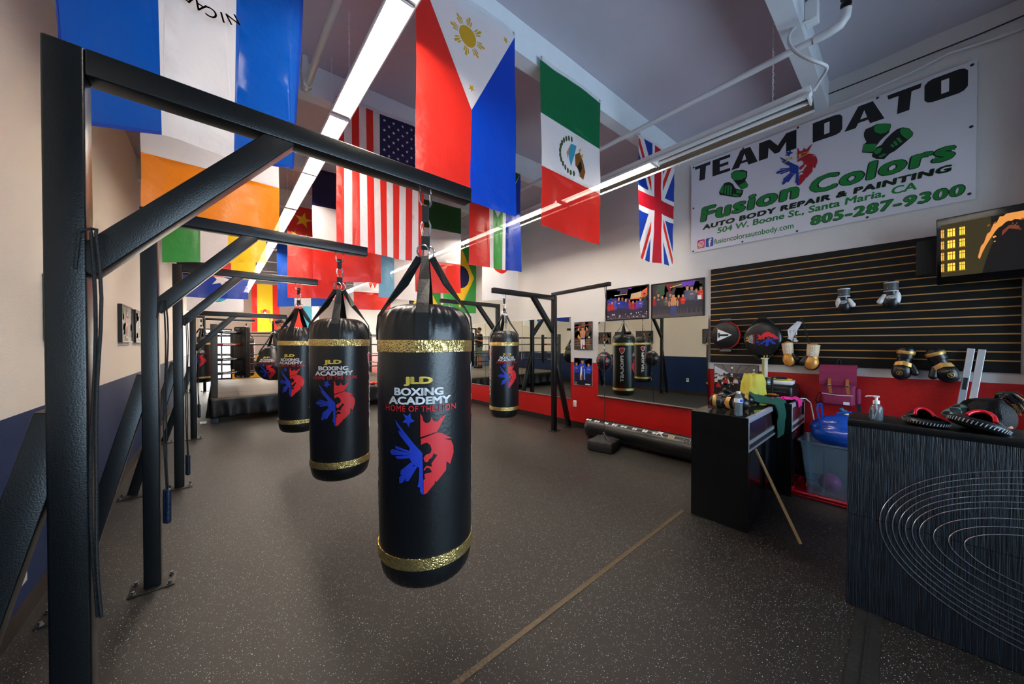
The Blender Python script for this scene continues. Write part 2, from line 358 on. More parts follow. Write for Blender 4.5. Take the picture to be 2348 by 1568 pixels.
# front wall behind the camera, with the shop window
fw = MB(); fw.box(XL, XR, Y0-.1, Y0, 0, .45, NAVY).box(XL, XR, Y0-.1, Y0, 2.75, 4.6, WHITEW).box(XL, -.1, Y0-.1, Y0, .45, 2.75, CREAM).box(4.5, XR, Y0-.1, Y0, .45, 2.75, WHITEW)
st('wall_front', fw)
FR = mat('dark_bronze_window_frame', (48, 40, 36), .4, metal=.4); GL = glass_mat('window_glass', (240, 247, 250), 0.0)
def window(name, x0, x1, y, z0, z1, n, out):
    f = MB(); w = .05
    for a, b, c, d in ((x0, x1, z0, z0+w), (x0, x1, z1-w, z1)): f.box(a, b, y-.05, y+.03, c, d, FR)
    for k in range(n+1):
        x = x0+(x1-x0-w)*k/n; f.box(x, x+w, y-.05, y+.03, z0+w, z1-w, FR)
    o = st(name, f); MB().box(x0+w, x1-w, y-.012, y-.006, z0+w, z1-w, GL).build('window_pane', o); return o
window('window_1', -.1, 4.5, Y0-.04, .45, 2.75, 4, -1)
# far wall: glazed bays and doors, yellow and red painted dado
YP = mat('yellow_wall_paint', (236, 180, 20), .5); bw = MB()
bw.box(XL, XR, Y1, Y1+.1, 2.15, 4.6, CREAM).box(-.72, -.55, Y1, Y1+.1, 0, 2.15, CREAM).box(.45, XR, Y1, Y1+.1, 1.08, 2.15, CREAM).box(.45, XR, Y1, Y1+.1, 0, 1.08, YP).box(XL, -.72, Y1, Y1+.1, 0, 2.15, CREAM)
st('wall_back', bw)
window('window_2', -.55, .45, Y1+.04, .0, 2.15, 3, 1)
# thin pilaster closing the right wall beside the slat board
st('wall_corner', MB().box(4.81, XR, -.86, -.66, 0, 4.3, WHITEW))
# mirrors on the right wall (each sheet its own thing)
def mirror(y0, y1, z0, z1, label, dx=0):
    r = thing('wall_mirror', label, 'mirror', (XR-.004, (y0+y1)/2, z0))
    MB().add([(XR-.011-dx, y0, z0), (XR-.011, y1, z0), (XR-.011, y1, z1), (XR-.011-dx, y0, z1), (XR-.005-dx, y0, z0), (XR-.005, y1, z0), (XR-.005, y1, z1), (XR-.005-dx, y0, z1)], [(0, 3, 2, 1), (4, 5, 6, 7), (0, 1, 5, 4), (2, 3, 7, 6), (0, 4, 7, 3), (1, 2, 6, 5)], MIRR).build('mirror_glass', r)
    MB().box(XR-.014-dx, XR-.002, y0, y1, z0-.012, z0, ALU).build('bottom_channel', r)
    return r
mirror(1.66, 3.38, .63, 1.875, 'wide wall mirror under the two framed team photos', .032)
mirror(3.98, 5.29, .505, 2.0, 'wall mirror behind the right bag frame, beside the boxer poster')
mirror(5.30, 6.60, .505, 2.0, 'wall mirror left of the sheet beside the boxer poster, near the far frame')
mirror(6.61, 7.9, .505, 2.0, 'farthest wall mirror on the right wall')
# floor seam tapes
TAPE = mat('dark_seam_tape', (40, 38, 36), .35, bump=.4, bscale=40); TAPEG = mat('brown_seam_tape', (92, 72, 46), .35, bump=.5, bscale=60)
tag(MB().box(XL+.02, 3.15, 1.262, 1.292, .0005, .003, TAPEG).build('seam_tape'), 'brown tape strip along the rubber floor seam running from the display case', 'tape')
tag(MB().box(1.2, 2.80, .055, .155, .0005, .004, TAPE).box(1.2, 2.80, .099, .107, .004, .007, TAPE).build('seam_tape'), 'black tape strip on the floor running from under the reception desk', 'tape')
# ======================= HEAVY BAG FRAMES =======================
PLATE = mat('dark_base_plate', (60, 56, 52), .4, metal=.7); BOLT = mat('zinc_bolt', (150, 150, 150), .35, metal=1)
def frame(label, px, y, h, reach, d=1, floor_dx=.33, brace=(1.745, .24), arm=None, grp=None, hook=True, off=.215):
    """post at x=px, beam reaching in direction d"""
    r = thing('bag_frame', label, 'bag stand', (px, y, 0), 0, grp); t = .075; yc = y
    MB().box(px-t/2, px+t/2, yc-t/2, yc+t/2, .008, h, STEEL, .006).build('post', r)
    xe = px+d*reach; x0 = px+d*t/2
    MB().box(min(x0, xe), max(x0, xe), yc-t/2, yc+t/2, h-t, h, STEEL, .006).build('beam', r)
    zb = h-2.33+brace[0]; a = (px+d*.02, yc, zb-.03); b = (px+d*(.51), yc, h-t+.02)
    MB().bar(a, b, t-.006, t, STEEL).build('diagonal_brace', r)
    MB().bar((px-d*.02, yc, 1.31*h/2.33), (px-d*(floor_dx), yc, .02), t-.006, t, STEEL).build('rear_brace', r)
    for nm, cx in (('post_plate', px), ('brace_plate', px-d*floor_dx)):
        p = MB().box(cx-.10, cx+.10, yc-.075, yc+.075, .0, .008, PLATE, .002).build(nm, r)
        for sx in (-1, 1):
            for sy in (-1, 1): MB().lathe([(0, .026), (.009, .026), (.009, .012), (.014, .012), (.014, .008)], BOLT, 6, Matrix.Translation((cx+sx*.078, yc+sy*.055, 0))).build('anchor_bolt', p)
    if hook:
        hx = px+d*(reach-off)
        MB().tube([(hx-.028, yc, h-t), (hx-.03, yc, h-t-.055), (hx-.02, yc, h-t-.075), (hx+.02, yc, h-t-.075), (hx+.03, yc, h-t-.055), (hx+.028, yc, h-t)], .0055, CHROME, 8).build('hanging_shackle', r)
    if arm: MB().bar((px-.02, yc+.02, h+.027), (px-.18, arm-.08, h+.027), .06, .055, STEEL).build('side_arm', r)
    return r
G1 = None
frame('nearest black steel bag frame, filling the left edge of the view', -.315, 1.54, 2.33, 1.34, off=.25)
frame('second black steel bag frame along the left wall', -.315, 3.04, 2.33, 1.29)
frame('third black steel bag frame along the left wall', -.315, 4.95, 2.33, 1.29)
frame('low black steel bag frame holding the round teardrop bag', -.30, 7.33, 2.03, 1.24)
frame('distant black steel bag frame on the left behind the ring corner', -.33, 14.5, 2.33, 1.28)
frame('black steel bag frame at the right wall with a side arm holding the double-end ball', 4.39, 3.94, 2.33, 1.34, -1, .40, arm=2.80)
frame('empty black steel bag frame farther back at the right wall', 4.39, 5.5, 2.33, 1.34, -1, .40)
# ======================= HEAVY BAGS =======================
def bag_profile(R, H):
    p = [(0.001, .004), (.10, 0), (.16, .004), (.19, .02), (.207, .045), (R-.004, .085), (R, .12)]
    p += [(R, .12+(H-.31)*k/12) for k in range(1, 12)]
    return p+[(R, H-.17), (R, H-.145), (R, H-.12), (R-.001, H-.105), (R-.003, H-.09), (R-.007, H-.075), (R-.012, H-.06), (R-.020, H-.047), (R-.03, H-.035), (R-.045, H-.024), (R-.06, H-.015), (R-.08, H-.009), (R-.10, H-.004), (.09, H-.001), (.06, H), (.001, H)]
def pleat(R, H):
    def f(a, r, z):
        w = noise.noise(Vector((cos(a)*1.5, sin(a)*1.5, z*3)))*.012
        if z > H-.14 and r > .03: k = min(1, (z-(H-.14))/.07); w += k*(-.036*abs(sin(17*a+2.5*sin(3*a)))**.7+.035*noise.noise(Vector((cos(a)*5, sin(a)*5, z*9))))
        if z < .08 and r > .03: w += -.012*abs(sin(17*a))
        return 1+w
    return f
def strap_path(R, H, a, zr):
    n = Vector((sin(a), -cos(a), 0)); P = [n*(R+.004)+Vector((0, 0, H-.17)), n*(R+.005)+Vector((0, 0, H-.12)), n*(R-.002)+Vector((0, 0, H-.055)), n*(R-.03)+Vector((0, 0, H-.01)), n*.10+Vector((0, 0, H+.11)), n*.03+Vector((0, 0, zr))]
    return P, Vector((cos(a), sin(a), 0))
def heavy_bag(label, loc, rz, R=.22, H=1.29, drop=.55, group=None):
    r = thing('heavy_bag', label, 'punching bag', loc, rz, group)
    b = MB().lathe(bag_profile(R, H), K, 192, fn=pleat(R, H))
    d = Dec(); emblem(d, lambda x, y: ((x-430)*.00068, 1.043-y*.000678))
    ro = R*1.006+.0015
    def cyl(rot):
        def f(u, v, lay):
            a = math.asin(max(-.98, min(.98, u/R)))+rot; q = ro+.0006*lay; return (q*sin(a), -q*cos(a), v)
        return f
    d.put(b, cyl(0), .012)
    e = Dec(); e.poly([(-.062, 1.0), (-.03, 1.015), (.03, 1.015), (.062, 1.0), (.045, .93), (0, .875), (-.045, .93)], WHT, 1).poly([(-.05, .993), (-.025, 1.004), (.025, 1.004), (.05, .993), (.036, .935), (0, .893), (-.036, .935)], RED, 2)
    e.text('PROLAST', (-.034, .30, .034, .85), WHT, 1, .05, rot=90)
    e.put(b, cyl(pi/2), .012); e.put(b, cyl(-pi/2), .012)
    b.build('bag_body', r, False)
    for z0, z1 in ((.12, .17), (H-.225, H-.172)):
        q = R*1.008+.003; MB().lathe([(q-.004, z0-.001), (q, z0), (q+.001, (z0+z1)/2), (q, z1), (q-.004, z1+.001)], GOLD, 96).build('gold_band', r, False)
    zr = H+.255
    for k in range(4):
        P, sd = strap_path(R, H, k*pi/2+.0, zr-.02)
        tx_ = Vector((1, 0, 0)); MB().ribbon(P, [.055, .055, .055, .054, .050, .034], .006, K, [sd, sd, sd, sd, sd.lerp(tx_*(1 if sd.dot(tx_) >= 0 else -1), .35 if k % 2 == 0 else .45)+Vector((0, 0, .15)), tx_]).build('strap', r, False)
    for s in (-1, 1):
        MB().tube([(s*.012+.028*cos(q), .010*s, zr+.008+.032*sin(q)) for q in [2*pi*i/20 for i in range(20)]], .0045, CHROME, 8, True).build('d_ring', r, False)
    zt = drop+H
    MB().ribbon([(0, 0, zr+.02), (0, 0, zr+.085)], .04, .012, WEB, (1, 0, 0)).build('lower_tether', r, False)
    z = zr+.07
    MB().tube([(.0, 0, z), (.016, 0, z+.012), (.024, 0, z+.07), (.014, 0, z+.095), (-.014, 0, z+.095), (-.022, 0, z+.07), (-.012, 0, z+.012)], .0048, CHROME, 8, True).build('carabiner', r, False)
    MB().ribbon([(0, 0, z+.085), (0, 0, zt)], .032, .010, WEB, (1, 0, 0)).build('upper_tether', r, False)
    return r
B0 = heavy_bag('nearest heavy bag with academy emblem and gold bands, centre of the view', (.775, 1.54, .40), radians(180-210.8), drop=.49)
dup(B0, (.76, 3.04, .42), radians(180-203), 'second heavy bag with academy emblem, hanging from the second left frame')
dup(B0, (.765, 4.95, .42), radians(180-212), 'third heavy bag with academy emblem, half hidden behind the second one')
dup(B0, (3.27, 3.94, .41), radians(180-204.6), 'heavy bag with academy emblem hanging from the right wall frame')
dup(B0, (-.36, 13.0, .42), radians(180-190), 'small distant heavy bag hanging at the far left beyond the frames')
fb = thing('wall_bag_bracket', 'thin dark steel bracket holding the distant heavy bag on the left wall', 'bracket', (XL, 13.0, 2.18))
MB().box(XL, -.28, 12.97, 13.03, 2.235, 2.295, STEEL, .004).build('bracket_arm', fb)
# teardrop bag on the low frame
td = thing('teardrop_bag', 'round teardrop bag with academy emblem behind the bag row', 'punching bag', (.74, 7.33, .86), radians(180-205))
tb = MB(); pr = [(.001, 0), (.08, .003), (.15, .03), (.21, .09), (.26, .17), (.28, .25), (.275, .33), (.24, .43), (.19, .51), (.13, .57), (.06, .60), (.001, .605)]
pr2 = []
for i in range(len(pr)-1):
    for k in range(3): t = k/3; pr2.append((pr[i][0]*(1-t)+pr[i+1][0]*t, pr[i][1]*(1-t)+pr[i+1][1]*t))
pr2.append(pr[-1]); tb.lathe(pr2, K, 64)
def trad(z):
    for i in range(len(pr)-1):
        if pr[i][1] <= z <= pr[i+1][1]: t = (z-pr[i][1])/(pr[i+1][1]-pr[i][1]); return pr[i][0]*(1-t)+pr[i+1][0]*t
    return .1
dd = Dec(); emblem(dd, lambda x, y: ((x-430)*.00058, .49-y*.00052)); 
def tfn(u, v, lay):
    q = trad(v); a = math.asin(max(-.98, min(.98, u/q))); q += .006; return (q*sin(a), -q*cos(a), v)
dd.put(tb, tfn, .015); tb.build('bag_body', td, False)
for k in range(4):
    a = k*pi/2+pi/4; n = Vector((sin(a), -cos(a), 0)); sd = Vector((cos(a), sin(a), 0))
    MB().ribbon([n*.245+Vector((0, 0, .43)), n*.20+Vector((0, 0, .53)), n*.10+Vector((0, 0, .68)), n*.02+Vector((0, 0, .82))], [.05, .05, .045, .03], .006, WEB, sd).build('strap', td, False)
    MB().ribbon([n*.285+Vector((0, 0, .35)), n*.262+Vector((0, 0, .41)), n*.235+Vector((0, 0, .46))], .065, .006, GOLD, sd).build('gold_patch', td, False)
MB().tube([(.03*cos(q), 0, .84+.035*sin(q)) for q in [2*pi*i/16 for i in range(16)]], .005, CHROME, 8, True).build('ring', td, False)
MB().ribbon([(0, 0, .86), (0, 0, 1.05)], .03, .01, WEB, (1, 0, 0)).build('tether', td, False)
# ======================= FLUORESCENT LIGHTS =======================
TUBEM = emis('lit_fluorescent_tube', (255, 244, 228), TUBE); TUBEOFF = mat('unlit_tube_glass', (225, 225, 225), .2); HOUS = mat('white_enamel_housing', (225, 225, 226), .35); REFL = mat('polished_reflector', (205, 200, 195), .16, metal=1, bump=.05, bscale=8)
def chain(mb, x, y, z0, z1):
    n = max(2, int((z1-z0)/.028))
    for k in range(n):
        z = z0+(z1-z0)*(k+.5)/n; u = (1, 0) if k % 2 else (0, 1)
        mb.tube([(x+u[0]*.006*cos(q), y+u[1]*.006*cos(q), z+.018*sin(q)) for q in [2*pi*i/8 for i in range(8)]], .0018, HOUS, 4, True)
def light(label, x, y0, y1, z, w, lit=(1, 1), reflector=False, group=None, low=.035):
    r = thing('fluorescent_light', label, 'ceiling light', (x, (y0+y1)/2, z), 0, group); ym = (y0+y1)/2
    h = MB().box(x-.035 if reflector else x-w/2, x+.035 if reflector else x+w/2, y0, y1, z+.035, z+.09, HOUS, .004); h.build('housing', r)
    if reflector:
        q = MB()
        for s in (-1, 1):
            q.add([(x+s*.03, y0, z+.045), (x+s*w/2, y0, z-low), (x+s*w/2, y1, z-low), (x+s*.03, y1, z+.045), (x+s*.03, y0, z+.050), (x+s*(w/2+.004), y0, z-low+.005), (x+s*(w/2+.004), y1, z-low+.005), (x+s*.03, y1, z+.050)], [(0, 1, 2, 3), (4, 7, 6, 5), (0, 4, 5, 1), (2, 6, 7, 3), (1, 5, 6, 2)], REFL if w > .2 else HOUS)
            q.box(x+s*w/2-.004, x+s*w/2+.004, y0, y1, z-low-.013, z-low+.005, HOUS)
        q.build('reflector', r)
    for k, (a, b) in enumerate(((y0+.02, ym-.02), (ym+.02, y1-.02))):
        for s in (-1, 1):
            X = x+s*(.034 if w < .2 else .045)
            MB().tube([(X, a, z), (X, b, z)], .016, TUBEM if lit[k] else TUBEOFF, 10).build('tube', r)
        for q0 in (a-.012, b): MB().box(x-.07, x+.07, q0, q0+.012, z-.02, z+.036, HOUS).build('lamp_holder', r)
    c = MB()
    for yy in (y0+.25, y1-.25): chain(c, x, yy, z+.09, 3.78+.045*x+.02 if any(abs(yy-q) < .15 for q in ROWS) else ceil_z(x)+.03)
    c.build('hanging_chain', r); return r
GL1, GL2 = 'left row of bare tube lights', 'right row of reflector tube lights'
desc = ['nearest above the first flag row', 'second from the camera', 'third from the camera', 'fourth from the camera', 'fifth from the camera', 'last before the back wall']
for k in range(6):
    light('bright strip light in the left ceiling row, '+desc[k], .79, .56+2.58*k, .56+2.58*k+2.54, 3.44, .145, (1, 1), True, GL1, .012)
desc[0] = 'half unlit, nearest the banner'
for k in range(6):
    light('reflector strip light in the right ceiling row, '+desc[k], 3.555, .477+2.59*k, .477+2.59*k+2.55, 3.445, .26, (0, 1) if k == 0 else (1, 1), True, group=GL2)
# sprinkler pipes, conduits
PIPE = mat('white_painted_pipe', (205, 205, 208), .4, bump=.05, bscale=30)
r = thing('ceiling_pipe', 'long white pipe with an elbow under the beams above the banner', 'pipe', (3.33, 0, 3.74))
MB().tube([(3.33, .36, 3.74), (3.33, 18.6, 3.74)], .024, PIPE, 14).build('pipe_run', r)
MB().tube([(3.33, .44, 3.74), (3.33, .36, 3.74), (3.33, .30, 3.755), (3.33, .275, 3.79), (3.33, .27, 3.84)], [.03, .031, .033, .032, .032], PIPE, 14).build('elbow', r)
MB().lathe([(.001, 0), (.024, 0), (.024, .03), (.030, .032), (.030, .05), (.02, .055), (.02, .075), (.03, .08), (.03, .092), (.001, .095)], mat('black_sprinkler_head', (18, 18, 18), .4, metal=.5), 14, Matrix.Translation((3.33, .27, 3.835))).build('sprinkler_head', r)
r = thing('ceiling_pipe', 'white pipe under the ceiling beside the blue and white flag', 'pipe', (.60, 0, 3.74))
MB().tube([(.60, -.9, 3.74), (.60, 3.40, 3.74), (.60, 3.47, 3.77), (.60, 3.49, 3.83), (.60, 3.49, 4.05)], .026, PIPE, 14).build('pipe_run', r)
MB().tube([(.60, 3.36, 3.74), (.60, 3.44, 3.755)], .036, PIPE, 12).build('coupling', r)
cz = lambda x: ceil_z(x)
pts = []
for k in range(25):
    t = k/24; pts.append(Vector((3.50, .48, 4.02)).lerp(Vector((3.56, .465, 3.50)), t)+Vector((-.36*sin(pi*t)*(1-.3*t), .10*sin(2*pi*t), -.34*sin(pi*t)**2*(.4+t)*.6)))
tag(MB().tube(pts, .011, PIPE, 10).build('flexible_conduit'), 'looping white flexible conduit from the near beam to the unlit light', 'conduit')
tag(MB().box(3.50, 3.60, .44, .52, 4.03, 4.19, HOUS, .006).build('junction_box'), 'small white electrical box on the near ceiling beam', 'electrical box')
tag(MB().tube([(4.86, 1.2+.0, 4.13), (4.86, .9, 4.135), (4.86, .2, 4.12), (4.86, -.4, 4.11), (4.86, -.8, 4.12), (4.86, -1.4, 4.10)], .006, mat('black_cable', (15, 15, 15), .5), 8).build('ceiling_cable'), 'straight black cable along the top of the right wall', 'cable')
tag(MB().tube([(4.87, .48, 4.0), (4.87, .40, 3.985), (4.87, .2, 4.00), (4.87, -.05, 4.02), (4.87, -.25, 4.06), (4.87, -.4, 4.04), (4.87, -.6, 4.02), (4.87, -.8, 4.06)], .012, PIPE, 8).build('wall_conduit'), 'wavy white cable above the banner on the right wall', 'cable')
# ======================= FLAGS =======================
fR = fmat('red', (222, 44, 34)); fW = fmat('white', (236, 234, 238)); fB = fmat('blue', (0, 78, 190)); fN = fmat('navy', (26, 30, 84)); fG = fmat('green', (0, 112, 66)); fO = fmat('orange', (246, 142, 20)); fY = fmat('yellow', (248, 206, 40)); fK = fmat('black', (26, 20, 20)); fS = fmat('sky_blue', (120, 186, 226)); fGo = fmat('gold', (214, 172, 40)); fLG = fmat('light_green', (60, 160, 74)); fRB = fmat('royal_blue', (24, 62, 168)); fBr = fmat('brown', (132, 84, 34)); fC = fmat('crimson', (196, 26, 46)); fP = fmat('phil_blue', (0, 66, 200)); fDG = fmat('dark_green', (18, 84, 28)); fT = fmat('turquoise', (66, 160, 190))
HDR = 'country flags hanging from the ceiling beams'
def flag(label, x0, x1, y, zt, zb0, zb1, base, layers, amp=.02, seed=0, nx=16, ny=26, taper=0, header=fW, cat='flag'):
    """cloth hung from its top edge; zb0, zb1 are the heights of its lower corners"""
    w = x1-x0
    def fn(u, v):
        k = 1-v; zb = zb0+(zb1-zb0)*u; zt2 = zt+.045*(u-.5)*w
        zz = zb+(zt2-zb)*v; xx = x0+w*u+taper*k*(.5-u)+.012*noise.noise(Vector((seed, v*3, 1)))*k
        f = amp*(sin(u*9+seed+v*2)*.7+.9*noise.noise(Vector((u*3+seed, v*2.4, seed))))*(.35+.65*k)
        cr = .004*(abs(((u*4) % 1)-.5)+abs(((v*6) % 1)-.5))+.010*noise.noise(Vector((u*9, v*11, seed+5)))*k
        return Vector((xx, y+f+cr-.012, zz+.02*k*noise.noise(Vector((u*2.2, 0, seed+9)))))
    r = thing('country_flag', label, cat, (x0+w/2, y, min(zb0, zb1)), 0, HDR)
    mb = MB(); sheet(mb, base, layers, nx, ny, fn); o = mb.build('flag_cloth', r, recalc=False)
    hp = [fn(i/10, 1) for i in range(11)]
    h = MB().ribbon([p+Vector((0, -.001, .016)) for p in hp], .034, .004, header, (0, 0, 1)); h.build('header_band', r)
    g = MB()
    for u in (.02, .98):
        p = fn(u, 1); g.tube([p+Vector((.009*cos(q), -.004, .016+.009*sin(q))) for q in [2*pi*i/10 for i in range(10)]], .003, CHROME, 6, True)
    g.build('grommets', r); return r
V3 = lambda a, b, c: None
def vs3(b, c): return [(rect(1/3, 0, 2/3, 1), b), (rect(2/3, 0, 1, 1), c)]
def hs3(b, c): return [(rect(0, 1/3, 1, 2/3), b), (rect(0, 0, 1, 1/3), c)]
# blue / white / blue with the lower arc of lettering
ly = vs3(fW, fB)
r = flag('blue, white and blue banded flag with a curved NICARAGUA inscription, nearest flag', -.53, .395, 2.20, 3.93, 2.40, 2.46, fmat('cobalt', (0, 84, 186)), [(rect(.355, 0, .675, 1), fW), (rect(.675, 0, 1, 1), fmat('cobalt', (0, 84, 186))), (rect(0, 0, .012, 1), fRB), (rect(.988, 0, 1, 1), fRB), (rect(0, 0, .355, .010), fRB), (rect(.675, 0, 1, .010), fRB)], .03, 1.3, taper=.15)
tx = MB(); GOLDT = mat('gold_thread', (176, 130, 60), .5)
for i, ch in enumerate('NICARAGUA'):
    vs_, fs_ = text2d(ch, .01); a = radians(28-14.5*i); rr = .165; cx, cz_ = -.045, 3.235
    px_ = cx+.035+rr*sin(a); pz_ = cz_-rr*cos(a)
    ca, sa = cos(a+pi), sin(a+pi); wch = max(v[0] for v in vs_)
    tx.add([(px_+((vx-wch/2)*.066*ca-(vy-.35)*.066*sa), 2.158, pz_+((vx-wch/2)*.066*sa+(vy-.35)*.066*ca)) for vx, vy in vs_], fs_, GOLDT)
tx.build('gold_inscription', r, recalc=False)
# Philippines: white triangle from the header, red left, blue right
def sunp(cx, cy, r, asp):
    L_ = [(circ(cx, cy, r, asp, 30), fGo)]
    for k in range(8):
        a0 = k*pi/4+.12
        for da, ln, w in ((-.16, 1.75, .055), (0, 2.05, .075), (.16, 1.75, .055)):
            a = a0+da; p = lambda rad, aa: (cx+rad*sin(aa), cy+rad*cos(aa)*asp)
            L_.append(([p(r*1.12, a-.04), p(r*ln*.93, a-w), p(r*ln, a), p(r*ln*.93, a+w), p(r*1.12, a+.04)], fGo))
    return L_
ly = [(rect(.5, 0, 1, 1), fP), ([(0, 1), (.5, .465), (1, 1)], fW)]
ly += sunp(.47, .83, .085, .6)+[(star_pts(.50, .575, .035, .5, asp=.6), fGo), (star_pts(.88, .94, .035, .5, asp=.6), fGo), (star_pts(.12, .955, .035, .5, asp=.6), fGo)]
flag('red and blue flag with a white triangle, golden sun and stars at the top', .95, 1.78, 2.02, 3.90, 2.53, 2.50, fR, ly, .022, 2.1, 18, 30)
# Mexico
ly = [(rect(0, .36, 1, .68), fW), (rect(0, 0, 1, .36), fR)]
ly += [(circ(.48+.17*cos(a), .52+.11*sin(a), .016, 1.2, 8), fmat('laurel', (70, 84, 50))) for a in [pi*.5+pi*1.05*i/13 for i in range(14)]]
ly += [([(.47, .60), (.55, .60), (.53, .55), (.50, .50), (.47, .45), (.44, .50), (.42, .55)], fT), ([(.53, .54), (.60, .57), (.66, .52), (.70, .46), (.66, .40), (.58, .41), (.53, .47)], fBr), ([(.58, .58), (.62, .60), (.60, .55), (.66, .57), (.64, .53)], fGo), ([(.50, .47), (.56, .46), (.60, .41), (.52, .43)], fW), ([(.40, .53), (.44, .57), (.42, .49)], fO), ([(.55, .46), (.62, .52), (.64, .47), (.60, .43)], fK)]
flag('green, white and red flag with a brown eagle emblem, nearest flag right of centre', 2.06, 2.94, 2.02, 3.92, 2.49, 2.51, fG, ly, .024, 3.7, 18, 30)
# United Kingdom
def band(p, q, w, asp=1.67):
    dx, dy = q[0]-p[0], (q[1]-p[1])*asp; l = math.hypot(dx, dy); nx_, ny_ = -dy/l*w/2, dx/l*w/2/asp
    return [(p[0]+nx_, p[1]+ny_), (q[0]+nx_, q[1]+ny_), (q[0]-nx_, q[1]-ny_), (p[0]-nx_, p[1]-ny_)]
ly = [(band((-.05, -.05), (1.05, 1.05), .22), fW), (band((-.05, 1.05), (1.05, -.05), .22), fW)]
ly += [(band((.03, 0), (.5, .47), .07), fR), (band((.97, 1), (.5, .53), .07), fR), (band((0, .97), (.47, .5), .07), fR), (band((1, .03), (.53, .5), .07), fR)]
ly += [(rect(.335, 0, .665, 1), fW), (rect(0, .40, 1, .60), fW), (rect(.40, 0, .60, 1), fC), (rect(0, .44, 1, .56), fC)]
flag('union flag of blue, white and red crosses, rightmost flag beside the banner', 3.70, 4.62, 2.02, 3.95, 2.50, 2.54, fRB, ly, .024, 5.2, 18, 30)
# second row
flag('white and orange banded flag behind the nearest blue and white one', -.41, .41, 3.58, 3.86, 2.44, 2.40, fG, [(rect(0, .31, 1, .66), fW), (rect(0, 0, 1, .31), fO)], .03, 6.1)
ly = [(rect(k/13, 0, (k+1)/13, 1), fW) for k in range(1, 13, 2)]+[(rect(6/13, .585, 1, 1), fN)]
for i in range(9):
    for j in range(11):
        if (i+j) % 2 == 0: ly.append((star_pts(6/13+(i+1)*(7/13)/10, .585+(j+1)*.415/12, .02, pi/2*0, .4, .6), fW))
flag('stars and stripes flag, behind the front bag frame beam', .87, 1.77, 3.58, 3.90, 2.42, 2.44, fR, ly, .026, 7.7, 20, 30)
ly = [(rect(0, 0, .32, 1), fR), (rect(.32, 0, .40, 1), fW), (rect(.40, 0, .60, 1), fLG), (rect(.60, 0, .68, 1), fW), (rect(.68, 0, 1, 1), fRB), ([(0, 1), (.5, .55), (1, 1)], fW), ([(.08, 1), (.5, .62), (.92, 1)], fG), ([(.12, 1), (.5, .68), (.88, 1)], fY), ([(.2, 1), (.5, .76), (.8, 1)], fK)]
ly = [(rect(.36, 0, 1, 1), fW), (rect(.44, 0, .62, 1), fLG), (rect(.68, 0, 1, 1), fRB), ([(0, 1), (.53, .50), (1, 1)], fW), ([(.0, 1), (.53, .56), (1.0, 1)], fDG), ([(.36, .85), (.53, .69), (.86, 1), (.2, 1)], fY), ([(.3, 1), (.53, .76), (.78, 1)], fK)]
flag('red, green and blue banded flag with a black and yellow wedge', 2.39, 3.27, 3.58, 3.90, 2.50, 2.53, fR, ly, .03, 8.9)
# third row
flag('green, white and yellow banded flag hanging left behind the first frame', -.44, .46, 5.18, 3.84, 2.38, 2.50, fLG, [(rect(1/3, 0, 1, 1), fW), (rect(.60, 0, 1, 1), fY)], .04, 9.5)
flag('flag with navy top, white middle and red bottom, left of the stars and stripes', .96, 1.87, 5.18, 3.88, 2.35, 2.42, fN, hs3(fW, fR), .03, 10.2)
flag('green, white and red flag without emblem behind the nearest bag strap', 2.41, 3.29, 5.18, 3.90, 2.34, 2.42, fDG, [(rect(0, .34, 1, .70), fW), (rect(0, 0, 1, .34), fR)], .03, 11.4)
flag('white flag with a red disc below the red, green and blue banded flag', 3.76, 4.66, 5.18, 3.92, 2.33, 2.42, fW, [(circ(.5, .5, .28, .6), fR)], .035, 12.8)
# fourth row
flag('red flag with yellow stars left of the navy, white and red one', .89, 1.80, 6.78, 3.86, 2.28, 2.33, fR, [(star_pts(.25, .86, .15, .2, asp=.6), fY), (star_pts(.44, .95, .05, .3, asp=.6), fY), (star_pts(.10, .70, .06, .5, asp=.6), fY), (star_pts(.3, .68, .05, .1, asp=.6), fY), (star_pts(.46, .78, .05, .1, asp=.6), fY)], .03, 13.1)
flag('black, red and yellow banded flag seen under the second frame beam', -.44, .46, 6.78, 3.84, 2.50, 2.52, fK, vs3(fR, fY), .035, 14.6)
flag('sky blue and white flag with a yellow sun left of the nearest bag strap', 2.40, 3.29, 6.78, 3.88, 2.44, 2.40, fS, [(rect(.35, 0, 1, 1), fW), (rect(.9, 0, 1, 1), fS)]+[(circ(.58, .74, .09, .6, 20), fY)]+[([(.58+.10*sin(a), .74+.06*cos(a)), (.58+.19*sin(a+.06), .74+.11*cos(a+.06)), (.58+.10*sin(a+.2), .74+.06*cos(a+.2))], fY) for a in [2*pi*i/14 for i in range(14)]], .03, 15.3)
flag('green flag with a yellow diamond and navy disc right of the nearest bag strap', 3.83, 4.74, 6.78, 3.92, 2.18, 2.25, fLG, [([(.5, .93), (.93, .5), (.5, .07), (.07, .5)], fY), (circ(.5, .5, .26, .6), fN)], .03, 16.8)
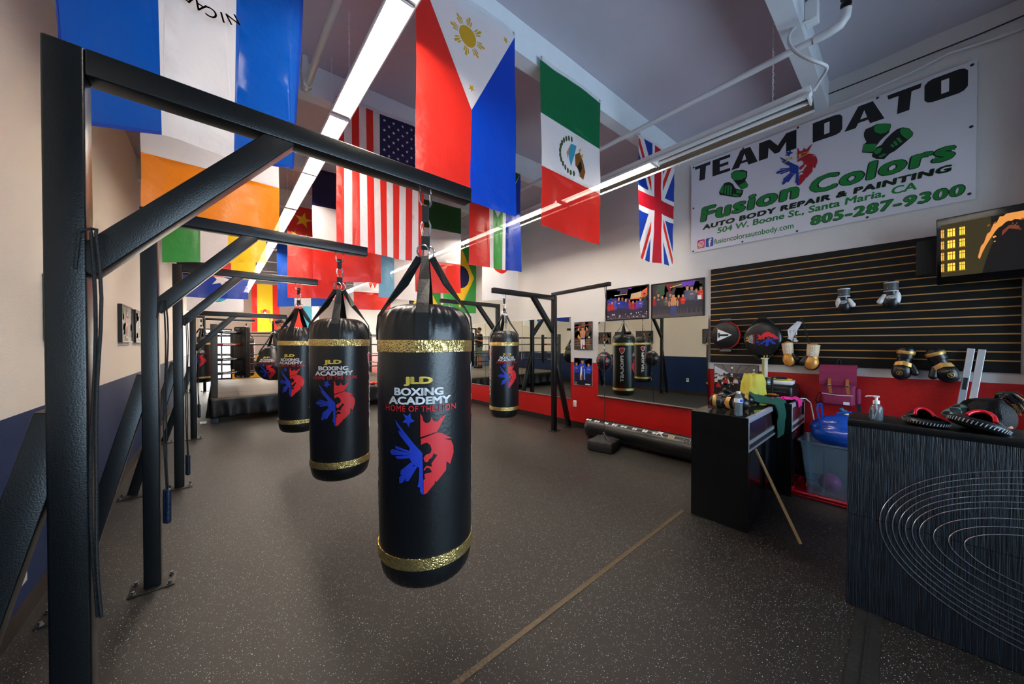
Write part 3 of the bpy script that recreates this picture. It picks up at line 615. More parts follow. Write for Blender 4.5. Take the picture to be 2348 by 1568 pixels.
# fifth row
flag('blue flag with one white star low on the left', -.50, .46, 8.48, 3.84, 2.36, 2.38, fRB, [(star_pts(.58, .24, .17, .3, asp=.62), fW)], .03, 17.2)
flag('blue, white and blue banded flag between the second and third bags', .93, 1.84, 8.48, 3.86, 2.28, 2.35, fB, vs3(fW, fB), .035, 18.4)
flag('red and white flag with a red maple leaf above the second bag', 2.42, 3.29, 8.48, 3.88, 2.32, 2.36, fR, [(rect(0, .27, 1, .73), fW), (rect(0, 0, 1, .27), fR), ([(.5, .66), (.56, .60), (.66, .62), (.64, .54), (.80, .52), (.70, .46), (.76, .40), (.62, .42), (.56, .34), (.50, .42), (.44, .34), (.38, .42), (.24, .40), (.30, .46), (.20, .52), (.36, .54), (.34, .62), (.44, .60)], fR)], .03, 19.6)
flag('green flag with yellow diagonals mostly hidden behind the nearest bag strap', 3.79, 4.70, 8.48, 3.90, 2.22, 2.24, fLG, [(band((-.1, 1.05), (1.1, -.05), .16), fY), (band((-.1, -.05), (1.1, 1.05), .16), fY), ([(0, .9), (.42, .5), (0, .1)], fK)], .03, 20.2)
# sixth and later rows
flag('white flag with a red and blue disc far back on the left', -.50, .46, 10.08, 3.84, 2.22, 2.25, fW, [([(.5+.27*cos(pi*i/14+.4), .30+.17*sin(pi*i/14+.4)) for i in range(15)], fR), ([(.5-.27*cos(pi*i/14+.4), .30-.17*sin(pi*i/14+.4)) for i in range(15)], fT)], .03, 21.3)
flag('red, yellow and red banded flag with a small crest, far back above the ring', .98, 1.89, 16.48, 3.86, 1.98, 2.0, fR, [(rect(.2, 0, .74, 1), fY), (circ(.36, .42, .06, .6, 12), fO), (circ(.47, .43, .08, .6, 12), fC), (circ(.58, .42, .06, .6, 12), fO), (circ(.47, .40, .04, .6, 10), fW)], .03, 22.9)
flag('orange, blue and white banded flag behind the third bag strap', 2.38, 3.29, 16.48, 3.88, 1.9, 1.9, fR, [(rect(.35, 0, 1, 1), fT), (rect(.7, 0, 1, 1), fW)], .03, 23.4)
# ======================= RIGHT WALL: BANNER =======================
VINYL = mat('white_vinyl', (214, 212, 220), .42, bump=.12, bscale=3, var=.01)
bn = thing('banner', 'large white TEAM DATO banner with green auto body lettering on the right wall', 'banner', (XR-.01, .74, 2.74))
def bmap(u, v, lay=0):
    return Vector((XR-.022-.0012*lay-.008*noise.noise(Vector((u*1.3, v*1.6, 2))), 1.889-u, 2.74+v))
bb = MB(); N1, N2 = 40, 20
vs = [bmap(2.297*i/N1, 1.18*j/N2) for j in range(N2+1) for i in range(N1+1)]
bb.add(vs, [(j*(N1+1)+i, j*(N1+1)+i+1, (j+1)*(N1+1)+i+1, (j+1)*(N1+1)+i) for j in range(N2) for i in range(N1)], VINYL, True)
d = Dec()
def outl(t, box, c1, c2, b1, b2, sh=0, ox=.006):
    x0, y0, x1, y1 = box; d.text(t, (x0-ox, y0-ox, x1+ox, y1+ox), c2, 1, b2, sh, 1.12); d.text(t, box, c1, 2, b1, sh, 1.12)
LT = {'T': [[(0, 1), (1, 1), (.97, .80), (.72, .80), (.66, 0), (.30, 0), (.34, .80), (.03, .80)]], 'E': [[(0, 0), (0, 1), (1, 1), (1, .82), (.42, .82), (.42, .60), (.90, .60), (.90, .42), (.42, .42), (.42, .18), (1, .18), (1, 0)]],
 'A': [[(0, 0), (.36, 1), (.72, 1), (1, 0), (.66, 0), (.61, .20), (.36, .20), (.30, 0)]], 'M': [[(0, 0), (0, 1), (.30, 1), (.52, .50), (.74, 1), (1, 1), (1, 0), (.74, 0), (.74, .55), (.56, .10), (.44, .10), (.27, .55), (.25, 0)]],
 'D': [[(0, 0), (0, 1), (.78, 1), (.93, .94), (1, .80), (1, .20), (.93, .06), (.78, 0)]], 'O': [[(0, .18), (0, .82), (.08, .95), (.20, 1), (.80, 1), (.92, .95), (1, .82), (1, .18), (.92, .05), (.80, 0), (.20, 0), (.08, .05)]]}
for ch, a, b in (('T', .045, .238), ('E', .262, .462), ('A', .475, .75), ('M', .762, 1.108), ('D', 1.245, 1.475), ('A', 1.49, 1.768), ('T', 1.785, 1.995), ('O', 2.012, 2.25)):
    for p in LT[ch]: d.poly([(a+(b-a)*x, .942+.208*y) for x, y in p], BLK, 1)
    if ch == 'A': d.poly([(a+(b-a)*x, .942+.208*y) for x, y in ((.41, .34), (.58, .34), (.51, .72))], VINYL, 2)
    if ch in 'DO': d.poly([(a+(b-a)*x, .942+.208*y) for x, y in ((.40, .22), (.58, .22), (.58, .78), (.40, .78))], VINYL, 2)
outl('Fusion', (.115, .385, 1.135, .575), GRN, BLK, .045, .075, .1); outl('Colors', (1.225, .385, 2.19, .56), GRN, BLK, .045, .075, .1)
outl('AUTO BODY REPAIR & PAINTING', (.145, .282, 2.17, .340), BLK, GRN, .05, .07, .1, .004)
d.text('504 W. Boone St., Santa Maria, CA', (.318, .178, 1.975, .262), GRN, 1, .03, .1)
outl('805-287-9300', (1.235, .052, 2.24, .145), GRN, BLK, .038, .065, .1, .006)
d.text('fusioncolorsautobody.com', (.285, .040, 1.09, .125), GRN, 1, .015)
IGP = mat('icon_magenta', (205, 40, 110), .5); IGO = mat('icon_orange', (240, 130, 50), .5)
d.poly([(.082, .05), (.092, .04), (.162, .04), (.172, .05), (.172, .145), (.162, .155), (.092, .155), (.082, .145)], IGP, 1).poly([(.084, .05), (.125, .042), (.165, .06), (.10, .11)], IGO, 2)
d.ring(.127, .098, .036, .009, WHT, 3, 16).ring(.127, .098, .018, .006, WHT, 3, 12).disc(.151, .13, .005, .006, WHT, 3, 8)
d.poly([(.185, .05), (.195, .04), (.265, .04), (.275, .05), (.275, .145), (.265, .155), (.195, .155), (.185, .145)], mat('icon_blue', (40, 70, 150), .5), 1).text('f', (.215, .045, .255, .145), WHT, 2, .04)
for p in EM_R: d.poly([((x-430)*.00082+1.128, 1.235-y*.00082) for x, y in p], mat('banner_red', (172, 22, 36), .5), 3)
for p in EM_B: d.poly([((x-430)*.00098+1.128, 1.235-y*.00082) for x, y in p], mat('banner_blue', (20, 50, 140), .5), 3)
d.text('JLD', (1.0, .822, 1.225, .865), YEL, 4, .01)
GLB =[[(1.63,0.867),(1.644,0.9),(1.68,0.902),(1.715,0.914),(1.767,0.894),(1.811,0.87),(1.811,0.839),(1.797,0.789),(1.768,0.765),(1.742,0.739),(1.716,0.699),(1.695,0.638),(1.618,0.677),(1.627,0.751),(1.649,0.767),(1.631,0.828)],[(1.686,0.622),(1.716,0.686),(1.751,0.696),(1.776,0.736),(1.818,0.779),(1.851,0.801),(1.884,0.8),(1.924,0.772),(1.95,0.718),(1.945,0.69),(1.885,0.637),(1.836,0.597),(1.803,0.586),(1.769,0.549),(1.717,0.573),(1.691,0.601)],[(0.469,0.9),(0.512,0.925),(0.596,0.904),(0.644,0.866),(0.644,0.803),(0.624,0.762),(0.658,0.694),(0.645,0.667),(0.584,0.664),(0.548,0.725),(0.513,0.786),(0.477,0.848)],[(0.338,0.715),(0.367,0.772),(0.404,0.812),(0.455,0.804),(0.492,0.769),(0.52,0.702),(0.57,0.669),(0.608,0.648),(0.598,0.603),(0.577,0.573),(0.528,0.586),(0.442,0.63),(0.346,0.679)]]
GLG =[[(1.697,0.887),(1.715,0.911),(1.811,0.87),(1.805,0.823),(1.776,0.799),(1.742,0.805),(1.707,0.838)],[(1.627,0.755),(1.716,0.722),(1.708,0.671),(1.695,0.651),(1.623,0.681)],[(1.876,0.795),(1.916,0.776),(1.948,0.719),(1.941,0.692),(1.913,0.674),(1.876,0.734),(1.868,0.768)],[(1.807,0.666),(1.819,0.673),(1.836,0.643),(1.824,0.636)],[(1.823,0.687),(1.84,0.695),(1.859,0.651),(1.844,0.643)],[(1.844,0.712),(1.862,0.719),(1.885,0.665),(1.869,0.657)],[(1.697,0.649),(1.725,0.676),(1.756,0.663),(1.743,0.624),(1.717,0.616)],[(1.73,0.593),(1.773,0.605),(1.782,0.586),(1.743,0.573)],[(0.472,0.891),(0.519,0.917),(0.63,0.864),(0.631,0.8),(0.583,0.785),(0.499,0.808)],[(0.558,0.729),(0.635,0.745),(0.658,0.694),(0.645,0.67),(0.584,0.671)],[(0.342,0.713),(0.37,0.767),(0.397,0.786),(0.386,0.682)],[(0.405,0.775),(0.427,0.776),(0.415,0.662),(0.398,0.673)],[(0.435,0.773),(0.456,0.766),(0.448,0.645),(0.427,0.655)],[(0.464,0.754),(0.482,0.74),(0.477,0.629),(0.459,0.638)],[(0.535,0.678),(0.598,0.643),(0.578,0.614),(0.528,0.641)],[(0.492,0.643),(0.563,0.607),(0.556,0.586),(0.493,0.617)]]
for p in GLB: d.poly(p, BLK, 1)
for p in GLG: d.poly(p, GRN, 2)
for u, v in ((.03, 1.15), (.60, 1.16), (1.12, 1.165), (1.72, 1.165), (2.27, 1.145), (2.27, .62), (2.265, .05), (1.66, .02), (1.12, .02), (.60, .02), (.03, .02), (.03, .60)):
    d.ring(u, v, .012, .005, mat('brass_grommet', (90, 84, 74), .4, metal=.8), 1, 12).disc(u, v, .007, .007, BLK, 1, 8)
d.put(bb, bmap, .08); bb.build('banner_sheet', bn, recalc=False)
# ======================= SLAT BOARD =======================
SL = mat('black_slatwall_laminate', (7, 7, 8), .5, spec=.3, bump=.05, bscale=60); SLG = mat('raw_groove_edge', (196, 150, 84), .6)
sb = thing('slatwall_board', 'wide black slat board with tan grooves on the right wall', 'wall panel', (XR-.01, .5, 1.263))
m_ = MB(); zs = 1.263; zt = 2.475; Ya, Yb = -.635, 1.64
m_.box(XR-.008, XR-.001, Ya, Yb, zs, zt, SLG)
g0 = 1.3615; stp = .0744; prev = zs
for k in range(16):
    g = g0+stp*k
    if g > zt-.02: break
    m_.box(XR-.022, XR-.006, Ya, Yb, prev, g-.0055, SL); m_.box(XR-.0215, XR-.018, Ya, Yb, g-.0055, g-.0035, SLG); m_.box(XR-.0215, XR-.018, Ya, Yb, g+.003, g+.0055, SLG); m_.box(XR-.018, XR-.006, Ya, Yb, g-.0035, g+.003, SLG); prev = g+.0055
m_.box(XR-.022, XR-.006, Ya, Yb, prev, zt, SL); m_.build('slat_panel', sb)
PX = XR-.022
# ======================= PICTURES =======================
def pm(rgb): return mat('ink_%02x%02x%02x' % rgb, rgb, .4, var=.12, vscale=30)
SK = (206, 140, 98); SKD = (150, 92, 60)
def fig2(d, cx, b, h, shirt, pants, skin=SK, hair=(26, 20, 18), lay=3, arms='down', bare=False, wide=1):
    w = h*.13*wide; sk = pm(skin); P_ = lambda pts, m, l=lay: d.poly([(cx+x*h*wide, b+y*h) for x, y in pts], m, l)
    P_([(-.10, .50), (.10, .50), (.11, .30), (.09, 0), (.03, 0), (.0, .36), (-.03, 0), (-.09, 0), (-.11, .30)], pm(pants))
    P_([(-.10, .48), (.10, .48), (.12, .66), (.15, .80), (.06, .85), (-.06, .85), (-.15, .80), (-.12, .66)], sk if bare else pm(shirt), lay+1)
    if arms == 'up':
        for s in (-1, 1): P_([(s*.13, .80), (s*.26, .86), (s*.20, .99), (s*.15, .99), (s*.18, .88), (s*.11, .74)], sk, lay+2)
    elif arms == 'chest':
        for s in (-1, 1): P_([(s*.14, .79), (s*.17, .62), (s*.03, .66), (s*.02, .72), (s*.11, .69), (s*.10, .78)], pm(shirt) if not bare else sk, lay+2); d.disc(cx+s*h*.03*wide, b+.70*h, h*.035*wide, h*.03, sk, lay+3, 8)
    else:
        for s in (-1, 1): P_([(s*.13, .80), (s*.19, .60), (s*.17, .44), (s*.13, .44), (s*.13, .60), (s*.09, .74)], sk if bare else pm(shirt), lay+1)
    P_([(-.035, .82), (.035, .82), (.035, .88), (-.035, .88)], sk, lay+2)
    d.disc(cx, b+.925*h, h*.06*wide, h*.075, sk, lay+3, 12); P_([(-.062, .93), (-.05, 1.0), (0, 1.025), (.05, 1.0), (.062, .93), (.04, .965), (-.04, .965)], pm(hair), lay+4)
    for s in (-1, 1): d.disc(cx+s*h*.022*wide, b+.93*h, h*.008*wide, h*.007, pm((30, 20, 18)), lay+5, 6)
    P_([(-.02, .888), (.02, .888), (.012, .88), (-.012, .88)], pm((120, 50, 40)), lay+5)
FRB = mat('black_picture_frame', (14, 13, 14), .3, spec=.5)
def picture(label, side, y0, y1, z0, z1, bg, draw, fw=.018, depth=.022, fm=None, cat='picture', group=None, rough=None):
    Wd, Ht = y1-y0, z1-z0; fm = fm or FRB; s = 1 if side == 'L' else -1; X0 = XL if side == 'L' else XR
    r = thing('framed_photo' if fw > .01 else 'photo_print', label, cat, (X0+s*.002, (y0+y1)/2, z0), 0, group)
    Xa, Xb = sorted((X0+s*.003, X0+s*depth)); f = MB()
    f.box(Xa, Xb, y0, y1, z0, z0+fw, fm).box(Xa, Xb, y0, y1, z1-fw, z1, fm).box(Xa, Xb, y0, y0+fw, z0+fw, z1-fw, fm).box(Xa, Xb, y1-fw, y1, z0+fw, z1-fw, fm)
    f.build('frame' if fw > .01 else 'edge', r)
    p = MB(); d = Dec(); iw, ih = Wd-2*fw, Ht-2*fw; draw(d, iw, ih)
    xs = X0+s*(depth-.008 if fw > .01 else depth-.002)
    mp = lambda u, v, lay=0: (xs+s*.00022*lay, (y0+fw+max(0, min(iw, u))) if side == 'L' else (y1-fw-max(0, min(iw, u))), z0+fw+max(0, min(ih, v)))
    p.add([mp(0, 0), mp(iw, 0), mp(iw, ih), mp(0, ih)], [(0, 1, 2, 3)], bg); d.put(p, mp); p.build('photo', r, recalc=False); return r
def rnd_rects(d, W_, H_, cols, n, sd, lo=.02, hi=.10, lay=1, y0=0, y1=1):
    R_ = random.Random(sd)
    for i in range(n):
        x = R_.random()*W_; y = (y0+(y1-y0)*R_.random())*H_; a = W_*(lo+(hi-lo)*R_.random()); b = H_*(lo+(hi-lo)*R_.random()); k = R_.random()*.5-.25
        pts = [(x-a, y-b), (x+a*(.6+k), y-b*.8), (x+a, y+b*.7), (x-a*.7, y+b)]
        d.poly([(max(0, min(W_, p)), max(0, min(H_, q))) for p, q in pts], pm(cols[i % len(cols)]), lay)
def pic_boxer(d, w, h):
    rnd_rects(d, w, h, [(60, 50, 44), (90, 76, 60), (40, 36, 34), (110, 90, 66), (50, 60, 70)], 26, 1, .05, .22)
    d.poly([(0, h*.80), (w, h*.90), (w, h*.93), (0, h*.84)], pm((150, 60, 50)), 2).poly([(0, h*.90), (w*.3, h), (0, h)], pm((70, 90, 140)), 2)
    for k in range(3): d.poly([(0, h*(.12+.1*k)), (w, h*(.18+.08*k)), (w, h*(.20+.08*k)), (0, h*(.14+.1*k))], pm((170, 120, 80)), 2)
    fig2(d, w*.48, h*.02, h*.80, (0, 0, 0), (235, 232, 228), SK, arms='up', bare=True, wide=1.15)
    d.poly([(w*.38, h*.42), (w*.60, h*.42), (w*.62, h*.37), (w*.36, h*.37)], pm((40, 60, 150)), 8).poly([(w*.44, h*.10), (w*.60, h*.10), (w*.60, h*.16), (w*.46, h*.16)], RED, 8)
    d.poly([(w*.18, h*.45), (w*.34, h*.34), (w*.36, h*.42), (w*.24, h*.56)], pm((220, 160, 50)), 7).disc(w*.84, h*.44, w*.05, h*.03, WHT, 3)
def pic_team(d, w, h):
    rnd_rects(d, w, h, [(20, 40, 120), (14, 24, 60), (30, 70, 190)], 14, 2, .08, .25, 1, .45, .95)
    for cx, hh, c in ((.14, .74, (30, 60, 190)), (.82, .72, (36, 80, 210)), (.48, .84, (30, 70, 200))): fig2(d, w*cx, h*.10, h*hh, c, (16, 20, 60), SK, wide=1.2, arms='chest')
    d.poly([(w*.34, h*.20), (w*.46, h*.20), (w*.46, h*.66), (w*.38, h*.66)], WHT, 9).poly([(w*.36, h*.22), (w*.46, h*.22), (w*.44, h*.42)], RED, 10).poly([(w*.56, h*.22), (w*.64, h*.2), (w*.62, h*.6), (w*.56, h*.62)], pm((140, 170, 230)), 9)
    d.ring(w*.1, h*.06, w*.05, w*.012, WHT, 9, 14).poly([(w*.64, h*.03), (w*.92, h*.03), (w*.92, h*.065), (w*.64, h*.065)], WHT, 9)
def pic_group1(d, w, h):
    rnd_rects(d, w, h, [(60, 40, 150), (40, 60, 190), (120, 50, 170), (30, 40, 110)], 22, 3, .06, .22, 1, .55, 1)
    d.poly([(w*.58, h*.62), (w, h*.95), (w, h*.7), (w*.85, h*.6)], pm((220, 100, 60)), 2).poly([(w*.6, h*.64), (w*.85, h*.66), (w*.85, h*.84), (w*.62, h*.8)], pm((196, 170, 130)), 3).poly([(w*.2, h*.79), (w*.52, h*.80), (w*.52, h*.815), (w*.2, h*.81)], pm((250, 220, 150)), 3)
    d.poly([(0, 0), (w, 0), (w, h*.10), (0, h*.14)], pm((90, 80, 84)), 2)
    cs = [(170, 30, 40), (180, 30, 34), (30, 80, 190), (24, 50, 150), (30, 50, 140), (40, 40, 130), (150, 30, 50), (160, 30, 60), (120, 40, 160), (60, 70, 170), (44, 46, 60)]
    for i, c in enumerate(cs): fig2(d, w*(.05+.088*i), h*.03, h*(.56+.22*(i > 9)+.05*sin(i*2.3)+(.12 if 1 < i < 6 else 0)), c, (40, 34, 60), SK if i % 2 else SKD, lay=3+(i % 2)*6, arms='chest' if i % 3 == 0 else 'down', wide=.95)
    rnd_rects(d, w, h, [(230, 226, 230), (180, 160, 170)], 26, 5, .008, .022, 16, .02, .2)
def pic_group2(d, w, h):
    rnd_rects(d, w, h, [(60, 52, 56), (44, 40, 44), (80, 70, 70)], 14, 6, .08, .25, 1, .4, 1)
    d.poly([(w*.10, h*.98), (w*.24, h*.98), (w*.26, h*.7), (w*.15, h*.6)], pm((40, 80, 60)), 2).poly([(w*.27, h), (w*.45, h), (w*.36, h*.7)], pm((120, 24, 34)), 2).poly([(w*.6, h), (w*.86, h), (w*.82, h*.82), (w*.6, h*.86)], pm((110, 60, 190)), 2).poly([(w*.37, h*.86), (w*.60, h*.92), (w*.60, h*.94), (w*.37, h*.88)], pm((250, 210, 110)), 3).poly([(0, 0), (w, 0), (w, h*.26), (0, h*.24)], pm((84, 78, 78)), 1)
    cs = [(150, 24, 34), (54, 56, 66), (64, 62, 66), (90, 84, 84), (50, 70, 120), None, (70, 40, 40), (200, 30, 30), (70, 80, 110), (80, 90, 110), (60, 70, 96), (210, 50, 40)]
    for i, c in enumerate(cs):
        if c: fig2(d, w*(.045+.083*i), h*.10, h*(.58+.06*sin(i*1.7)+.14*(i > 7)), c, (50, 50, 66), SK, lay=3+(i % 2)*6, arms='chest' if i % 2 else 'down', wide=.9)
    fig2(d, w*.44, h*.03, h*.64, (0, 0, 0), (60, 70, 130), SK, lay=16, bare=True, wide=1.25)
    d.poly([(w*.90, h*.45), (w*.97, h*.45), (w*.97, h*.56), (w*.90, h*.56)], WHT, 22)
def pic_crowd(d, w, h):
    d.poly([(0, h*.55), (w*.35, h*.72), (0, h*.95)], pm((200, 205, 215)), 1).poly([(0, h*.95), (w*.35, h*.72), (w, h*.74), (w, h), (0, h)], pm((120, 112, 108)), 1)
    for k in range(5): d.poly([(w*(.3+.1*k), h*.74), (w*(.32+.1*k), h*.74), (w*(.2+.22*k), h), (w*(.17+.22*k), h)], pm((80, 74, 72)), 2)
    d.disc(w*.42, h*.9, w*.025, h*.035, WHT, 3).poly([(0, h*.5), (w, h*.6), (w, 0), (0, 0)], pm((34, 30, 36)), 2)
    rnd_rects(d, w, h, [(170, 30, 60), (30, 70, 150), (210, 90, 60), (220, 220, 224), (20, 20, 24), (60, 100, 110)], 90, 8, .01, .04, 3, .28, .70)
    R_ = random.Random(4)
    for i in range(26): fig2(d, w*R_.random()*.98, h*(.03+.3*R_.random()), h*.34, R_.choice([(20, 20, 24), (200, 40, 60), (230, 230, 232), (30, 60, 60), (60, 60, 70)]), (26, 24, 30), SK if i % 2 else SKD, lay=4+i//2, wide=1.2)
picture('tall photo of a bare-chested boxer raising both arms, on the white wall', 'R', 3.505, 3.895, 1.402, 1.894, pm((70, 58, 48)), pic_boxer, .004, .016)
picture('tall dark poster of a team in blue jackets, on the red wall', 'R', 3.503, 3.902, .765, 1.257, pm((10, 14, 30)), pic_team, .006, .016, ALU)
picture('framed group photo with blue and purple stage light, left of the pair', 'R', 2.490, 3.230, 1.885, 2.402, pm((44, 34, 70)), pic_group1)
picture('framed group photo around a shirtless boxer, next to the slat board', 'R', 1.715, 2.450, 1.866, 2.389, pm((52, 46, 48)), pic_group2)
picture('unframed crowd photo leaning on the wall behind the display case', 'R', 1.116, 1.598, .86, 1.243, pm((60, 56, 60)), pic_crowd, .004, .012)
def pic_face(sd):
    def f(d, w, h):
        rnd_rects(d, w, h, [(60, 66, 70), (96, 92, 84), (36, 38, 44), (130, 120, 100)], 20, sd, .06, .22)
        fig2(d, w*.5, -h*.5, h*1.4, (40, 40, 48) if sd % 2 else (150, 30, 30), (20, 20, 20), SK, wide=.9, arms='chest')
        d.ring(w*.45, h*.3, h*.22, h*.05, pm((200, 150, 60)), 12, 20)
    return f
for lb, a, b, sd in (('small photo on the left wall hidden by the nearest post, seen in the mirror', 3.45, 3.98, 11), ('small framed photo on the left wall, first beyond the near posts', 5.49, 6.09, 12), ('small framed photo on the left wall, middle of the visible three', 6.29, 6.90, 13), ('small framed photo on the left wall, farthest of the visible three', 7.08, 7.68, 14)):
    picture(lb, 'L', a, b, 1.52, 1.935, pm((70, 70, 72)), pic_face(sd), .012, .035)
def outlet(label, side, y, z, h=.115, w=.07):
    X0 = XL if side == 'L' else XR; s = 1 if side == 'L' else -1; PL = mat('white_plastic', (232, 232, 228), .35); DK = mat('slot_black', (20, 20, 20), .5)
    r = thing('wall_outlet', label, 'outlet', (X0, y, z-h/2)); a, b = sorted((X0+s*.0015, X0+s*.010)); MB().box(a, b, y-w/2, y+w/2, z-h/2, z+h/2, PL, .003).build('cover_plate', r)
    for k in (-1, 1):
        a, b = sorted((X0+s*.0095, X0+s*.0115)); MB().box(a, b, y-.016, y+.016, z+k*.022-.014, z+k*.022+.014, DK if side == 'L' and k > 0 else mat('ivory_socket', (200, 198, 190), .4), .001).build('socket', r)
outlet('white wall outlet low on the red wall beside the right frame', 'R', 3.885, .42); outlet('white wall outlet low on the navy wall behind the nearest frame', 'L', 3.09, .275, .14, .10); outlet('pale wall outlet low on the navy wall, seen in the mirror', 'L', 4.4, .42)
# ======================= SLAT BOARD GEAR =======================
def rem(o, vox, sm=4):
    m = o.modifiers.new('remesh', 'REMESH'); m.mode = 'VOXEL'; m.voxel_size = vox; m.use_smooth_shade = True
    s = o.modifiers.new('smooth', 'SMOOTH'); s.iterations = sm; s.factor = .5; return o
def cap(mb, p0, p1, r0, r1, m, n=14, steps=5, flat=None):
    p0 = Vector(p0); p1 = Vector(p1); d = p1-p0; pts = []; rs = []
    if d.length < 1e-6: return mb.ell(p0, (r0, r0, r0), m, n)
    u = d.normalized()
    for k in (0, .4, .75, .95): pts.append(p0-u*r0*math.sqrt(1-k*k)*.98); rs.append(max(.001, r0*k if k else .002))
    for i in range(steps+1): pts.append(p0+d*i/steps); rs.append(r0+(r1-r0)*i/steps)
    for k in (.95, .75, .4, 0): pts.append(p1+u*r1*math.sqrt(1-k*k)*.98); rs.append(max(.001, r1*k if k else .002))
    return mb.tube(pts, rs, m, n)
RIMR = mat('red_vinyl_rim', (214, 44, 32), .35)
def round_pad(label, y, z, ry, rz_, th, rim, kind):
    xf = 4.775; r = thing('round_punch_pad', label, 'punch pad', (4.80, y, z-rz_))
    # body: axis along -X ; front face bulges
    T = Matrix(((0, 0, -1, PX-.006), (-1, 0, 0, y), (0, 1, 0, z), (0, 0, 0, 1)))   # local x->-Y, y->+Z, z->-X
    pr = [(.001, 0), (.80, 0), (.93, .012), (1.0, .035), (1.0, th-.03), (.965, th-.010)]
    b = MB().lathe([(a*ry, q) for a, q in pr], rim, 48, T @ Matrix.Diagonal((1, rz_/ry, 1, 1))); b.build('pad_side', r)
    f = MB().lathe([(.965*ry, th-.012), (.93*ry, th-.002), (.75*ry, th+.008), (.4*ry, th+.014), (.001, th+.015)], K, 48, T @ Matrix.Diagonal((1, rz_/ry, 1, 1)))
    d = Dec(); surf = lambda u, v, lay: T @ Vector((u, v, th+.0175-.0085*((u/ry)**2+(v/rz_)**2)+.0006*lay))
    if kind == 'tri':
        d.poly([(-.075, .085), (-.085, .095), (-.085, .085)], WHT, 1).poly([(-.075, .078), (-.078, -.075), (.085, .002)], WHT, 1).poly([(-.066, .03), (-.050, .03), (-.050, .012), (.045, .012), (.045, -.010), (-.050, -.010), (-.050, -.03), (-.066, -.03)], BLK, 2)
    else:
        s = .00042; f2 = lambda x, y_: ((y_-480)*s, (x-430)*s)
        for p in EM_R: d.poly([f2(*q) for q in p], RED, 1)
        for p in EM_B: d.poly([f2(*q) for q in p], BLU, 1)
        for t, c, x0, x1, w in (('JLD', YEL, -.150, -.127, .055), ('BOXING', WHT, -.124, -.104, .085), ('ACADEMY', WHT, -.102, -.082, .105), ('HOME OF THE LION', RED, -.079, -.065, .12)):
            vs_, fs_ = text2d(t, .03); ax = max(v[0] for v in vs_); ay = max(v[1] for v in vs_)
            d.items.append(([(x1-(x1-x0)*v[1]/ay, -w/2+w*v[0]/ax) for v in vs_], fs_, c, 2))
    d.put(f, surf); f.build('pad_face', r)
    for s in (1, -1):
        h_ = MB(); hm = mat('grey_handle_sleeve', (120, 120, 128), .4) if kind == 'tri' else WEB; zz = z+s*rz_
        if kind == 'tri':
            h_.ribbon([(4.83, y+.06, zz-s*.02), (4.80, y+.055, zz+s*.018), (4.80, y-.055, zz+s*.018), (4.83, y-.06, zz-s*.02)], .03, .006, WEB, (1, 0, 0)); h_.build('handle_strap', r)
            cap(MB(), (4.80, y+.05, zz+s*.022), (4.80, y-.05, zz+s*.022), .013, .013, hm).build('handle_grip', r)
        else: h_.tube([(4.82, y+.10, zz-s*.035), (4.81, y+.07, zz+s*.01), (4.80, y+.03, zz+s*.038), (4.80, y-.03, zz+s*.038), (4.81, y-.07, zz+s*.01), (4.82, y-.10, zz-s*.035)], .009, hm, 8); h_.build('handle', r)
    return r
round_pad('round punch pad with red rim and white triangle mark', 1.445, 1.612, .160, .170, .095, RIMR, 'tri')
round_pad('larger all black round punch pad with the academy emblem', 1.065, 1.560, .190, .205, .085, K, 'emb')
